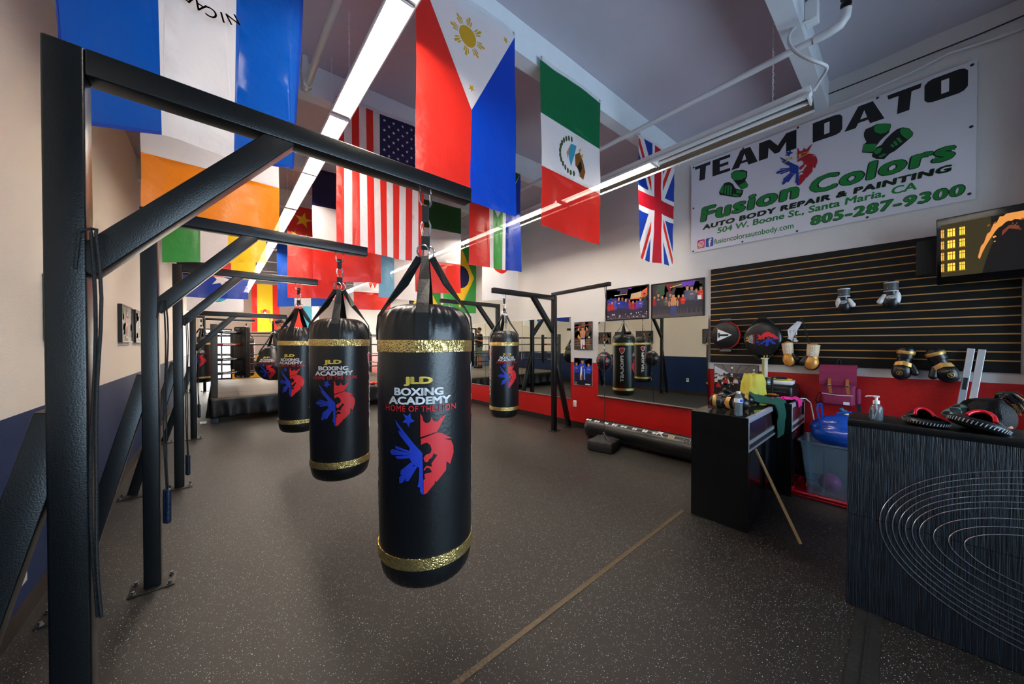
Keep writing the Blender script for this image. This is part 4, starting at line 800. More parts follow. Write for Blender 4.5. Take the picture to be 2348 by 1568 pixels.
def glove(label, loc, rot, kind='gold', hand=1, scale=1, parts=True, group=None):
    """opening up (+z), knuckles down, printed face towards -y, thumb towards hand*x"""
    r = thing('boxing_glove', label, 'boxing glove', loc, 0, group); r.rotation_euler = rot; r.scale = (scale,)*3
    cols = {'gold': (K, K), 'white': (K, mat('white_glove_leather', (225, 225, 225), .4)), 'lace': (mat('aged_gold_leather', (214, 150, 70), .38, metal=.35, bump=.2, bscale=30, var=.25, vscale=20), K)}
    bm_, tm = cols[kind]
    b = MB(); b.ell((0, 0, .085), (.068, .056, .085), bm_, 24).ell((0, .008, .135), (.058, .05, .07), bm_, 20); cap(b, (0, .002, .16), (0, .002, .275), .045, .05, bm_, 20); rem(b.build('glove_body', r, False, recalc=False), .006)
    t = MB(); cap(t, (hand*.048, -.012, .150), (hand*.082, -.02, .085), .024, .029, tm, 14); rem(t.build('thumb', r, False, recalc=False), .006)
    q = lambda pr, m, nm, sy=.92: MB().lathe(pr, m, 32, Matrix.Diagonal((1, sy, 1, 1))).build(nm, r, False)
    if kind == 'gold':
        q([(.050, .205), (.0555, .21), (.058, .245), (.0585, .285), (.056, .292), (.050, .29)], K, 'cuff'); q([(.0586, .247), (.0602, .25), (.0602, .274), (.0586, .277)], mat('gold_glove_trim', (206, 160, 84), .35, metal=.4), 'cuff_trim')
        g = MB(); d = Dec(); GT = mat('gold_glove_trim', (206, 160, 84), .35, metal=.4)
        sf = lambda u, v, lay: (u, -.056*math.sqrt(max(.02, 1-min(.98, (u/.072)**2)-min(.9, ((v-.095)/.10)**2)*.55))-.0035-.0006*lay, v)
        d.poly([(-.052, .165), (.0, .185), (.052, .165), (.060, .13), (.0, .145), (-.060, .13)], GT, 1).ring(hand*-.012, .068, .020, .004, GT, 1, 20).poly([(hand*-.020, .060), (hand*-.008, .060), (hand*-.008, .066), (hand*-.018, .070), (hand*-.004, .070), (hand*-.004, .077), (hand*-.016, .077), (hand*-.020, .066)][::1], GT, 2); d.text('HYPER S', (-.028, .104, .028, .113), GT, 1, .02)
        d.put(g, sf, .01); g.build('gold_print', r, False, recalc=False)
    elif kind == 'white':
        WL = cols['white'][1]; q([(.050, .200), (.0555, .203), (.0575, .24), (.058, .285), (.05, .29)], mat('grey_strap', (70, 72, 74), .5), 'wrist_strap'); q([(.0500, .286), (.0595, .288), (.0595, .297), (.05, .299)], WL, 'cuff_trim'); q([(.0500, .192), (.0595, .194), (.0595, .201), (.05, .203)], WL, 'wrist_piping')
        g = MB(); d = Dec(); sf = lambda u, v, lay: (u, -.060*math.sqrt(max(.02, 1-min(.98, (u/.076)**2)-min(.9, ((v-.12)/.12)**2)*.45))-.003-.0006*lay, v)
        n = 28; d.items.append(([p for k in range(n) for p in ((.036*cos(2*pi*k/n), .125+.020*sin(2*pi*k/n)), (.032*cos(2*pi*k/n), .125+.0165*sin(2*pi*k/n)))], [(2*k, 2*((k+1) % n), 2*((k+1) % n)+1, 2*k+1) for k in range(n)], WHT, 1))
        d.text('PRO', (-.026, .116, .026, .134), WHT, 1, .05, rot=0); d.text('PRO', (-.030, .225, .030, .25), WHT, 1, .03); d.put(g, sf, .01); g.build('white_print', r, False, recalc=False)
        MB().ell((-hand*.045, .0, .12), (.032, .050, .075), WL, 18).build('white_side_panel', r, False)
    else:
        q([(.048, .16), (.0545, .17), (.057, .22), (.060, .30), (.050, .302)], mat('pale_worn_leather', (222, 196, 160), .45, var=.2, vscale=25), 'cuff'); MB().ell((0, .015, .045), (.064, .052, .05), K, 20).build('black_knuckle_panel', r, False)
        l = MB(); WL = mat('white_lace', (232, 230, 226), .6)
        for k in range(7): z_ = .165+.018*k; l.tube([(-.014, -.053, z_), (0, -.060, z_+.006), (.014, -.053, z_+.014)], .003, WL, 6); l.tube([(.014, -.053, z_), (0, -.060, z_+.006), (-.014, -.053, z_+.014)], .003, WL, 6)
        l.build('laces', r, False)
    return r
FX = -pi/2   # printed face towards -X
glove('small black and white glove hanging on the board, left of the upper pair', (4.81, .385, 1.825), (0, 0, FX), 'white', 1, .80)
glove('black and white glove hanging on the board, right of the upper pair', (4.81, .065, 1.835), (0, 0, FX), 'white', -1, .84)
glove('black and gold glove hanging on the lower board, left of the pair', (4.80, .005, 1.165), (0, radians(8), FX), 'gold', 1, 1.0)
glove('black and gold glove hanging on the lower board, tilted, beside the silver rails', (4.80, -.30, 1.165), (0, radians(-22), FX), 'gold', -1, 1.02)
glove('worn gold lace-up glove with black knuckles, left of the hanging pair', (4.79, .805, 1.255), (0, radians(-6), FX), 'lace', 1, .86)
glove('worn gold lace-up glove showing its white laces, right of the hanging pair', (4.77, .63, 1.225), (0, radians(5), FX), 'lace', -1, .90)
lc = MB(); LCB = mat('black_lace', (20, 20, 20), .7)
for a, b in (((4.80, .80, 1.50), (4.85, .728, 1.79)), ((4.79, .79, 1.50), (4.85, .722, 1.79)), ((4.78, .645, 1.48), (4.85, .718, 1.79)), ((4.77, .63, 1.48), (4.85, .712, 1.79))):
    p, q_ = Vector(a), Vector(b); lc.tube([p.lerp(q_, t/6)+Vector((-.01*sin(pi*t/6), 0, 0)) for t in range(7)], .003, LCB, 6)
tag(lc.build('glove_laces'), 'long black laces hanging the worn gold gloves from the board', 'laces')
hw = MB(); WC = mat('white_cotton_wrap', (225, 226, 232), .8, bump=.4, bscale=200)
for k in range(5): hw.ribbon([(4.84-.008*k, .725+.004*k, 1.745), (4.82, .738+.012*k, 1.70), (4.81, .760+.016*k-.01*(k % 2), 1.655), (4.805, .785+.014*(k-2), 1.61-.01*k), (4.80, .775-.016*(k-3), 1.565), (4.80, .745+.02*(k % 3), 1.53)], .020, .004, WC, (0, 1, .3+.2*k))
tag(hw.build('hand_wraps'), 'bundle of white hand wraps tied above the worn gold gloves', 'hand wraps')
hk = MB(); hk.tube([(PX, .72, 1.80), (4.84, .72, 1.795), (4.825, .72, 1.80)], .003, CHROME, 8); tag(hk.build('board_hook'), 'short chrome hook on the slat board holding the laces', 'hook')
# backpack
MAR = mat('maroon_canvas', (138, 28, 74), .7, bump=.3, bscale=400, var=.08); TAN = mat('tan_leather', (168, 100, 44), .5, bump=.1, bscale=80)
bp = thing('backpack', 'maroon canvas backpack with two tan leather straps hanging below the board', 'backpack', (4.80, .42, .86))
def puff(x0, x1, y0, y1, z0, z1, m, k=.02, n=3): return MB().box(x0, x1, y0, y1, z0, z1, m, k)
puff(4.735, 4.865, .29, .545, .875, 1.25, MAR, .035).build('bag_body', bp)
fl = MB(); fl.ribbon([(4.865, .418, 1.255), (4.83, .418, 1.285), (4.76, .418, 1.28), (4.722, .418, 1.22), (4.716, .418, 1.12), (4.722, .418, 1.085)], .275, .010, MAR, (0, 1, 0)); fl.build('flap', bp)
puff(4.705, 4.745, .305, .53, .885, .99, MAR, .018).build('front_pocket', bp); MB().tube([(4.706, .53, .995), (4.700, .42, .985), (4.706, .305, .99)], .004, mat('white_piping', (220, 216, 220), .5), 8).build('zip_piping', bp)
puff(4.76, 4.85, .255, .30, .90, 1.06, MAR, .02).build('side_pocket', bp)
for yy in (.475, .345):
    s_ = MB().ribbon([(4.708, yy, 1.15), (4.704, yy, 1.10), (4.708, yy-.004, 1.05), (4.712, yy-.010, 1.0)], .024, .005, TAN, (0, 1, 0)).build('leather_strap', bp); MB().box(4.700, 4.706, yy-.014, yy+.014, 1.075, 1.09, CHROME, .001).build('buckle', s_)
MB().box(4.702, 4.706, .328, .372, .895, .925, WHT).build('woven_label', bp)
MB().ribbon([(4.86, .52, 1.0), (4.83, .575, .98), (4.80, .59, .90), (4.81, .57, .86), (4.84, .55, .90)], .03, .006, WEB, (1, 0, 0)).build('shoulder_strap', bp)
MB().ribbon([(4.86, .30, 1.0), (4.85, .275, .90), (4.85, .262, .70)], .03, .006, mat('dark_teal_webbing', (16, 44, 52), .6), (0, 1, 0)).build('shoulder_strap', bp)
MB().tube([(4.86, .44, 1.26), (4.855, .432, 1.33), (4.853, .42, 1.345), (4.855, .408, 1.33), (4.86, .40, 1.26)], .006, WEB, 8).build('hanging_loop', bp)
kb = thing('bird_keychain', 'small blue and green bird keychain hanging under the maroon backpack', 'keychain', (4.72, .355, .73))
rem(MB().ell((4.72, .36, .80), (.014, .030, .045), mat('teal_bird_body', (30, 120, 150), .5), 14, Matrix.Translation((0, 0, 0))).ell((4.715, .385, .845), (.013, .018, .018), mat('teal_bird_body', (30, 120, 150), .5), 12).build('bird_body', kb, recalc=False), .004)
MB().ell((4.712, .35, .80), (.012, .018, .036), mat('white_bird_wing', (215, 215, 190), .5), 12).build('wing', kb); MB().ribbon([(4.72, .345, .77), (4.72, .325, .735), (4.72, .32, .71)], .014, .005, mat('green_bird_tail', (90, 150, 60), .5), (0, 1, 0)).build('tail', kb); MB().tube([(4.72, .39, .86), (4.71, .36, .875), (4.708, .35, .90)], .002, CHROME, 6).build('cord', kb)
# silver rails leaning on the wall
for k, (lb, dy) in enumerate((('silver metal rail with a printed label leaning on the wall, left one', 0), ('plain silver metal rail leaning on the wall, right one', -.055))):
    r = thing('metal_rail', lb, 'metal rail', (4.72, -.28+dy, 0)); a, b = Vector((4.72, -.235+dy, .0)), Vector((4.86, -.395+dy, 1.462 if k == 0 else 1.455))
    MB().bar(a, b, .04, .022, mat('brushed_silver', (215, 216, 220), .3, metal=.5), (1, 0, 0), .003).build('rail_bar', r)
    if k == 0:
        c = a.lerp(b, .83); e = a.lerp(b, .60); off_ = Vector((-.0135, 0, 0)); d_ = (c-e); MB().bar(e+off_, c+off_, .034, .002, mat('printed_label_paper', (150, 160, 170), .5), (1, 0, 0), 0).build('printed_label', r)
        MB().bar(a.lerp(b, .76)+off_*1.1, c+off_*1.1, .022, .003, mat('dark_bracket', (30, 34, 40), .4), (1, 0, 0), 0).build('end_bracket', r)
# ======================= TELEVISION =======================
tv = thing('television', 'wall-mounted television showing golden windows and a dark figure', 'television', (4.60, -.62, 2.0))
SCR = emis('screen_dark', (12, 10, 8), .25); tc_ = Matrix.Translation((4.60, -.66, 2.285)) @ Matrix.Rotation(radians(-8), 4, 'Z') @ Matrix.Rotation(radians(-7), 4, 'Y') 
TVB = mat('tv_black_gloss', (10, 10, 11), .15)
def tm(x0, x1, y0, y1, z0, z1): return (x0, x1, y0, y1, z0, z1)
TW, TH = .94, .555
MB().box(0, .05, -TW/2, TW/2, -TH/2, TH/2, TVB, .006, tc_).build('tv_body', tv)
sc = MB(); d = Dec(); sw, sh_ = TW-.05, TH-.12; f_ = lambda u, v, lay=0: tc_ @ Vector((-.0008-.0005*lay, TW/2-.025-max(0, min(sw, u)), -TH/2+.065+max(0, min(sh_, v))))
sc.add([f_(0, 0), f_(sw, 0), f_(sw, sh_), f_(0, sh_)], [(0, 1, 2, 3)], SCR)
YE = emis('screen_yellow', (250, 190, 60), .75); YD = emis('screen_amber', (120, 74, 20), .4); OL = emis('screen_olive', (52, 44, 20), .35); GD = emis('screen_gold', (205, 130, 60), .5); BK = emis('screen_black', (14, 10, 10), .3); RD = emis('screen_brown_red', (90, 40, 24), .7)
d.poly([(0, 0), (.35, 0), (.32, sh_), (0, sh_)], OL, 1)
for i, (x0, x1) in enumerate(((.0, .02), (.045, .095), (.125, .160))):
    for j in range(4): 
        z0 = .045+.095*j; d.poly(rect(x0, z0, x1, z0+.062), YE, 2); d.poly(rect(x0, z0+.040, x1, z0+.045), YD, 3); [d.poly(rect(x0+(x1-x0)*q-.0025, z0, x0+(x1-x0)*q+.0025, z0+.062), YD, 3) for q in (.33, .67)]; d.poly(rect(max(0, x0-.008), z0-.008, x1+.008, z0-.002), YD, 2); d.poly(rect(x0, z0+.062, x1, z0+.068), YD, 2)
R_ = random.Random(3); P1 = []; P2 = []
for k in range(34):
    t = k/33; x = .255+.62*t; y = .12+.30*sin(pi*min(1, t*1.15))**.8*(1 if t < .8 else .9)+.03*sin(9*t); w_ = .010+.030*sin(pi*t); P1.append((x-.012, y+w_+(.022 if k % 2 else 0))); P2.append((x, y-w_*(.5+.4*R_.random())))
d.poly(P1+P2[::-1], GD, 2)
for k in range(16): t = k/15; x = .50+.32*R_.random(); y = .08+.26*R_.random(); d.poly([(x, y), (x+.02, y+.012), (x+.04*R_.random(), y+.03), (x-.01, y+.02)], GD if k % 2 else YD, 2)
for k in range(20): x = .42+.42*k/19; y = .30+.05*sin(k*1.1); d.poly([(x, y), (x+.012, y+.003), (x+.008, y+.022)], RD, 3)
d.poly([(.27, 0), (.30, .12), (.33, .22), (.38, .25), (.39, .30), (.43, .335), (.48, .32), (.49, .27), (.56, .24), (.61, .16), (.62, 0)], BK, 4).poly([(.385, .27), (.39, .31), (.43, .345), (.485, .33), (.485, .30), (.43, .32)], RD, 5)
for k in range(60):
    x = .30+.62*R_.random(); y = .02+.36*R_.random(); q = .006+.014*R_.random(); d.poly([(x, y), (x+q, y+q*.4), (x+q*.6, y+q), (x-q*.3, y+q*.7)], (GD, YD, OL)[k % 3], 3 if x > .66 else 2)
d.items = [([(x*.76, y) for x, y in vs_], fs_, m__, l_) for vs_, fs_, m__, l_ in d.items]; d.put(sc, f_); sc.build('screen', tv, recalc=False)
MB().box(-.002, 0, -.30, -.22, -TH/2+.018, -TH/2+.026, mat('silver_badge', (170, 170, 176), .4), 0, tc_).build('maker_badge', tv)
MB().box(4.64, XR-.023, -.50, -.44, 2.22, 2.28, TVB, .004).build('wall_mount', tv)
tag(MB().box(XR-.10, XR-.023, -.205, -.085, 2.12, 2.43, mat('matte_black_box', (16, 16, 18), .5), .006).build('wall_speaker'), 'small matte black box on the board beside the television', 'speaker')
# ======================= RECEPTION DESK =======================
DESKM = wood_mat('dark_ribbed_woodgrain', (8, 13, 20), (24, 35, 48), (3, 190, 6), .36, .6); DTOP = mat('black_desk_top', (16, 17, 19), .32, bump=.08, bscale=120)
dk = thing('reception_desk', 'black woodgrain reception desk with inlaid metal oval lines on its front', 'desk', (3.0, -.6, 0)); DX = 2.74; YE_ = -1.55
MB().box(DX, DX+.03, YE_, .197, .005, .527, DESKM).box(DX, DX+.03, YE_, .197, .5295, 1.03, DESKM).build('front_panel', dk)
MB().box(DX-.004, DX+.30, YE_, .199, 1.03, 1.07, DTOP, .003).build('upper_ledge', dk)
MB().box(DX+.03, DX+.30, .165, .195, 0, 1.03, DESKM).build('side_panel', dk); MB().box(DX+.03, DX+.62, YE_, .16, .73, .755, DTOP, .003).build('worktop', dk)
MB().box(DX+.03, DX+.62, YE_, YE_+.03, 0, .73, DESKM).build('side_panel', dk); MB().box(DX+.05, DX+.52, -.05, .16, .0, .73, DESKM).build('pedestal', dk)
INL = mat('steel_inlay', (190, 196, 205), .25, metal=.9); cy_, cz0 = -.62, .522
ov = [(.069, .435), (.046, .405), (.022, .376), (-.001, .348), (-.024, .32), (-.047, .292), (-.071, .262), (-.117, .214), (-.164, .176), (-.211, .142)]
for k, (yl, rz_) in enumerate(ov):
    ry = yl-cy_; m_ = MB(); pts = [(DX-.0008, cy_+ry*cos(2*pi*i/96), cz0+rz_*sin(2*pi*i/96)) for i in range(96)]
    m_.tube(pts, .0022, INL, 6, True); m_.build('oval_inlay', dk)
# hand sanitizer
CLP = glass_mat('clear_plastic', (238, 244, 246), .10, .04); LIQ = glass_mat('clear_gel', (225, 238, 245), .16, .02); WP = mat('white_pump_plastic', (240, 240, 240), .35)
def rot_at(x, y, z): return Matrix.Translation((x, y, z))
hs = thing('sanitizer_bottle', 'clear pump bottle of hand sanitizer on the black desk ledge', 'bottle', (2.80, .088, 1.07))
MB().lathe([(.001, 0), (.024, 0), (.027, .004), (.027, .060), (.025, .075), (.018, .086), (.012, .092), (.012, .098)], CLP, 28, rot_at(2.80, .088, 1.07)).build('bottle_body', hs)
MB().lathe([(.001, .003), (.024, .003), (.0255, .008), (.0255, .062), (.001, .062)], LIQ, 28, rot_at(2.80, .088, 1.07)).build('gel', hs)
MB().lathe([(.0135, .094), (.0135, .112), (.006, .114), (.006, .132), (.001, .132)], WP, 20, rot_at(2.80, .088, 1.07)).build('pump_collar', hs)
MB().box(2.792, 2.808, .076, .100, 1.200, 1.209, WP, .002).tube([(2.80, .095, 1.206), (2.80, .125, 1.204), (2.80, .131, 1.199)], .0035, WP, 8).build('pump_head', hs)
MB().tube([(2.80, .088, 1.166), (2.80, .086, 1.12), (2.80, .098, 1.078)], .003, WP, 8).build('dip_tube', hs)
MB().lathe([(.0275, .015), (.0275, .055)], mat('orange_blue_label', (70, 110, 170), .5), 12, rot_at(2.80, .088, 1.07), a0=2.2, a1=3.6).lathe([(.0277, .030), (.0277, .048)], mat('orange_print', (230, 130, 50), .5), 8, rot_at(2.80, .088, 1.07), a0=2.4, a1=3.2).build('bottle_label', hs)
# focus mitts
RP = mat('red_piping_leather', (210, 20, 40), .3, bump=.1, bscale=60)
def mitt(label, loc, rz, tilt, sc):
    r = thing('focus_mitt', label, 'focus mitt', loc, rz); r.rotation_euler = (tilt[0], tilt[1], rz); r.scale = (sc,)*3
    prof = [(.001, 0), (.07, .0), (.10, .006), (.112, .018), (.115, .030), (.108, .042), (.095, .048)]
    T = Matrix.Diagonal((.86, 1.12, 1, 1)); MB().lathe(prof, K, 48, T).build('pad_rim', r, False)
    MB().lathe([(.097, .046), (.085, .040), (.05, .030), (.001, .026)], K, 48, T).build('palm_cup', r, False)
    st_ = MB(); WS = mat('pale_stitching', (170, 176, 184), .5)
    for k in range(44):
        a = 2*pi*k/44; st_.ribbon([(.86*.1135*sin(a), -1.12*.1135*cos(a), .017), (.86*.1165*sin(a+.04), -1.12*.1165*cos(a+.04), .034)], .004, .0014, WS, (cos(a), sin(a), 0))
    st_.build('rim_stitching', r, False)
    hb = MB(); n = 14; vs = []; fs = []
    for i in range(n+1):
        a = radians(-80+160*i/n); 
        for j in range(7):
            q = j/6; rr = .112-.060*q; z = .040+.062*math.sin(q*pi/2)*cos(a*.9); vs.append((.86*rr*sin(a), 1.12*rr*cos(a), z))
    for i in range(n):
        for j in range(6): fs.append((i*7+j, i*7+j+1, (i+1)*7+j+1, (i+1)*7+j))
    hb.add(vs, fs, K, True); o = hb.build('hand_hood', r, False); md = o.modifiers.new('thick', 'SOLIDIFY'); md.thickness = .006
    hp = [(.86*.052*sin(a), 1.12*.052*cos(a), .040+.062*cos(a*.9)) for a in [radians(-80+160*i/20) for i in range(21)]]
    MB().tube(hp, .0085, RP, 10).build('red_piping', r, False); return r
mitt('black focus mitt with red piping lying on the desk ledge, next to the sanitizer', (2.83, -.088, 1.071), radians(-70), (radians(0), radians(3)), .80)
mitt('black focus mitt with red piping propped beside the bowed person, right of its twin', (2.82, -.245, 1.078), radians(-100), (radians(-12), radians(14)), .98)
# ======================= PEOPLE =======================
SKIN = mat('warm_skin', (188, 122, 88), .5, var=.05, vscale=12); HAIR = mat('black_hair', (9, 8, 10), .42, bump=.6, bscale=220, detail=6, spec=.35); HAIRT = mat('blond_hair_tips', (196, 150, 90), .45, bump=.6, bscale=200)
def hand(mb, w, d, palm, m, sp=1, curl=.5, s=1):
    """palm from wrist w along unit d; fingers spread across 'palm x d'"""
    w = Vector(w); d = Vector(d).normalized(); n = Vector(palm).normalized(); x = d.cross(n).normalized()
    cap(mb, w, w+d*.06*s, .026*s, .030*s, m); mb.ell(w+d*.05*s, (.034*s, .034*s, .034*s), m, 14)
    for k, (o, ln) in enumerate(((-.027, .058), (-.009, .068), (.009, .064), (.026, .050))):
        a = w+d*.075*s+x*o*s; b = a+d*ln*.5*s+n*ln*.25*s*curl*2; c = b+d*ln*.25*s*(1-curl)+n*ln*.45*s*curl
        cap(mb, a-d*.012*s, b, .0095*s, .0085*s, m, 10, 3); cap(mb, b, c, .0085*s, .007*s, m, 10, 3)
    a = w+d*.025*s-x*.026*s*sp; b = a+d*.03*s-x*.028*s*sp; c = b+d*.024*s+n*.012*s
    cap(mb, a, b, .012*s, .0105*s, m, 10, 3); cap(mb, b, c, .0105*s, .0085*s, m, 10, 3)
def head(mb, c, f, m, s=1):
    """c centre, f facing (unit, horizontal-ish)"""
    c = Vector(c); f = Vector(f).normalized(); r_ = f.cross(Vector((0, 0, 1))).normalized(); u = r_.cross(f)
    T = Matrix((r_, f, u)).transposed().to_4x4(); T.translation = c; T = T @ Matrix.Scale(s, 4)
    mb.ell((0, -.012, .015), (.074, .094, .10), m, 24, T); mb.ell((0, .022, -.055), (.054, .062, .062), m, 20, T); mb.ell((0, .050, -.095), (.026, .026, .022), m, 12, T)
    mb.ell((0, .092, -.022), (.012, .020, .017), m, 12, T); mb.ell((0, .085, .004), (.009, .014, .026), m, 10, T)
    for q in (-1, 1): mb.ell((q*.076, -.008, -.015), (.010, .020, .032), m, 10, T); mb.ell((q*.030, .074, .022), (.022, .014, .009), m, 10, T)
    return T
def standing(label, x, y, z, az, tee, shorts, hairm, pose='fold', shoes=None, h=1.70):
    r = thing('person', label, 'person', (x, y, z), -az); s = h/1.75; b = MB(); V = lambda a, b_, c: (a*s, b_*s, c*s)   # faces local +y
    for q in (-1, 1):
        cap(b, V(q*.09, 0, .90), V(q*.105, .01, .49), .085*s, .056*s, SKIN, 16); cap(b, V(q*.105, .01, .49), V(q*.11, -.01, .10), .055*s, .038*s, SKIN, 16); cap(b, V(q*.11, -.03, .04), V(q*.125, .13, .035), .036*s, .032*s, SKIN, 12)
        cap(b, V(q*.185, 0, 1.42), V(q*.25, -.02, 1.15), .048*s, .038*s, SKIN, 14)
        el, wr = V(q*.25, -.02, 1.15), V(q*.06, .25, 1.20+.04*q); cap(b, el, wr, .038*s, .026*s, SKIN, 14); hand(b, wr, (-q*.8, .25, .1), (0, -1, .2), SKIN, q, .5, s)
    b.box(-.15*s, .15*s, -.09*s, .10*s, .88*s, 1.38*s, SKIN, .07*s); cap(b, V(-.15, 0, 1.40), V(.15, 0, 1.40), .07*s, .07*s, SKIN, 16); cap(b, V(0, -.01, 1.42), V(0, .01, 1.56), .055*s, .052*s, SKIN, 16)
    T = head(b, V(0, .02, 1.645), (0, 1, 0), SKIN, s); rem(b.build('body', r, False, recalc=False), .009, 3)
    t = MB(); t.box(-.175*s, .175*s, -.115*s, .125*s, .86*s, 1.42*s, tee, .08*s); cap(t, V(-.155, 0, 1.40), V(.155, 0, 1.40), .082*s, .082*s, tee, 16)
    for q in (-1, 1): cap(t, V(q*.185, 0, 1.42), V(q*.225, -.01, 1.26), .066*s, .058*s, tee, 14)
    rem(t.build('t_shirt', r, False, recalc=False), .010, 3)
    p = MB(); cap(p, V(-.07, 0, .90), V(.07, 0, .90), .115*s, .115*s, shorts, 16)
    for q in (-1, 1): cap(p, V(q*.09, 0, .88), V(q*.11, .01, .56), .10*s, .085*s, shorts, 16)
    rem(p.build('shorts', r, False, recalc=False), .010, 3)
    hm = MB(); hm.ell((0, -.022, .040), (.082, .098, .088), hairm, 24, T, lambda d_: 1+.06*noise.noise(d_*9)); rem(hm.build('hair', r, False, recalc=False), .006, 1)
    bd = MB(); bd.ell((0, .050, -.088), (.048, .046, .036), hairm, 18, T, lambda d_: 1+.05*noise.noise(d_*9)).ell((0, .098, -.048), (.024, .010, .006), hairm, 10, T); bd.build('beard', r, False)
    fe = MB(); EW = mat('eye_white', (230, 228, 224), .3); EB = mat('dark_eye', (30, 20, 16), .2)
    for q in (-1, 1): fe.ell((q*.030, .083, .006), (.013, .008, .008), EW, 12, T).ell((q*.030, .089, .006), (.006, .004, .006), EB, 10, T).box(q*.030-.018, q*.030+.018, .082, .090, .026, .032, hairm, 0, T)
    fe.build('eyes', r, False); MB().ell((0, .103, -.066), (.022, .007, .006), mat('lips', (150, 80, 70), .5), 10, T).build('mouth', r, False)
    so = MB()
    for q in (-1, 1): so2 = MB(); cap(so2, V(q*.11, -.05, .045), V(q*.13, .17, .040), .046*s, .044*s, shoes, 14); cap(so2, V(q*.11, -.03, .05), V(q*.11, -.02, .12), .05*s, .046*s, shoes, 14); so2.build('shoe', r, False)
    return r
standing('bearded man in a black t-shirt and grey-green shorts standing inside the boxing ring', 1.33, 11.85, .48, radians(78), mat('black_cotton', (22, 22, 24), .85, bump=.2, bscale=200), mat('grey_green_shorts', (96, 108, 98), .8), HAIR, shoes=mat('dark_shoes', (30, 30, 34), .5), h=1.72)
# person bowed over the desk, seen from above the ledge
ps = thing('person', 'person with tied black hair bowed low behind the reception desk', 'person', (3.55, -.36, 0)); b = MB()
hc = Vector((3.38, -.335, 1.045)); fdir = Vector((-.60, .55, -.58)).normalized()
cap(b, (3.62, -.45, .86), (3.44, -.37, 1.0), .062, .056, SKIN, 16); b.box(3.56, 3.86, -.62, -.26, .42, .84, SKIN, .10); cap(b, (3.60, -.27, .84), (3.66, -.62, .84), .075, .075, SKIN, 16)
for q, sh_, el, wr in ((1, (3.58, -.24, .83), (3.50, -.10, .80), (3.26, -.12, .80)), (-1, (3.66, -.65, .83), (3.55, -.78, .80), (3.30, -.62, .80))):
    cap(b, sh_, el, .048, .040, SKIN, 14); cap(b, el, wr, .040, .027, SKIN, 14); hand(b, wr, (-1, -.1*q, -.05), (0, 0, -1), SKIN, q, .35)
for q in (-1, 1): cap(b, (3.72, -.45+.10*q, .50), (3.30, -.45+.12*q, .52), .085, .062, SKIN, 16); cap(b, (3.30, -.45+.12*q, .52), (3.36, -.45+.12*q, .09), .058, .040, SKIN, 16); cap(b, (3.38, -.45+.12*q, .05), (3.24, -.45+.12*q, .04), .036, .032, SKIN, 12)
T = head(b, hc, fdir, SKIN, 1.0); rem(b.build('body', ps, recalc=False), .009, 3)
hm = MB(); hm.ell((0, -.025, .018), (.088, .106, .110), HAIR, 32, T, lambda d_: 1+.03*noise.noise(d_*14)); hm.ell((.0, -.10, .06), (.036, .036, .036), HAIR, 16, T); hm.build('hair', ps)
R_ = random.Random(5); st2 = MB()
for k in range(170):      # combed strands running back to the tie
    a = -1.25+2.5*k/169; p0 = T @ Vector((.096*sin(a), .088*cos(a)-.01, .045+.012*R_.random())); p1 = T @ Vector((.100*sin(a), -.02, .155)); p2 = T @ Vector((.03*sin(a), -.100, .095)); pts = []
    for t in range(7):
        t /= 6; pts.append(((p0*(1-t)**2+p1*2*t*(1-t)+p2*t*t)-hc).normalized()*0+(p0*(1-t)**2+p1*2*t*(1-t)+p2*t*t))
    st2.tube(pts, .0016+.0012*R_.random(), HAIR, 4)
st2.build('combed_strands', ps)
pt = MB()
for k in range(110):
    a = R_.random()*2*pi; q = .022*R_.random(); o_ = Vector((q*cos(a), q*sin(a), q*sin(a*2))); p0 = T @ Vector((0, -.11, .075)); pts = [p0+o_*.4, p0+Vector((.01, -.015, .035))+o_, p0+Vector((.02, -.045, .035))+o_*1.2, p0+Vector((.02, -.072, .0))+o_*1.4, p0+Vector((.01, -.085, -.05))+o_*1.4]
    pt.tube([Vector(p_) for p_ in pts], [.0022, .0024, .0022, .0018, .0008], HAIR if k % 9 else HAIRT, 4)
for k in range(30):
    a = R_.random()*2*pi; q = .024; o_ = Vector((q*cos(a), q*sin(a), 0)); p0 = T @ Vector((0, -.11, .075)); pt.tube([p0+Vector((.02, -.070, -.01))+o_, p0+Vector((.01, -.085, -.045))+o_, p0+Vector((.01, -.09, -.075))+o_*.8], [.002, .002, .0008], HAIRT, 4)
pt.build('ponytail', ps)
CHK = mat('checkered_cloth', (150, 176, 160), .8); nt = CHK.node_tree; ck = nt.nodes.new('ShaderNodeTexChecker'); ck.inputs['Scale'].default_value = 24; ck.inputs[1].default_value = (*L((92, 122, 108)), 1); ck.inputs[2].default_value = (*L((10, 12, 14)), 1)
tcn = nt.nodes.new('ShaderNodeTexCoord'); nt.links.new(tcn.outputs['Object'], ck.inputs[0]); nt.links.new(ck.outputs[0], nt.nodes['Principled BSDF'].inputs['Base Color'])
PAT = mat('black_white_pattern', (20, 24, 28), .7); nt = PAT.node_tree; vo = nt.nodes.new('ShaderNodeTexVoronoi'); vo.feature = 'DISTANCE_TO_EDGE'; vo.inputs['Scale'].default_value = 16; cr = nt.nodes.new('ShaderNodeValToRGB'); cr.color_ramp.elements[0].position = .05; cr.color_ramp.elements[0].color = (.6, .66, .66, 1); cr.color_ramp.elements[1].position = .07; cr.color_ramp.elements[1].color = (.012, .016, .02, 1)
tcn = nt.nodes.new('ShaderNodeTexCoord'); nt.links.new(tcn.outputs['Object'], vo.inputs['Vector']); nt.links.new(vo.outputs['Distance'], cr.inputs[0]); nt.links.new(cr.outputs[0], nt.nodes['Principled BSDF'].inputs['Base Color'])
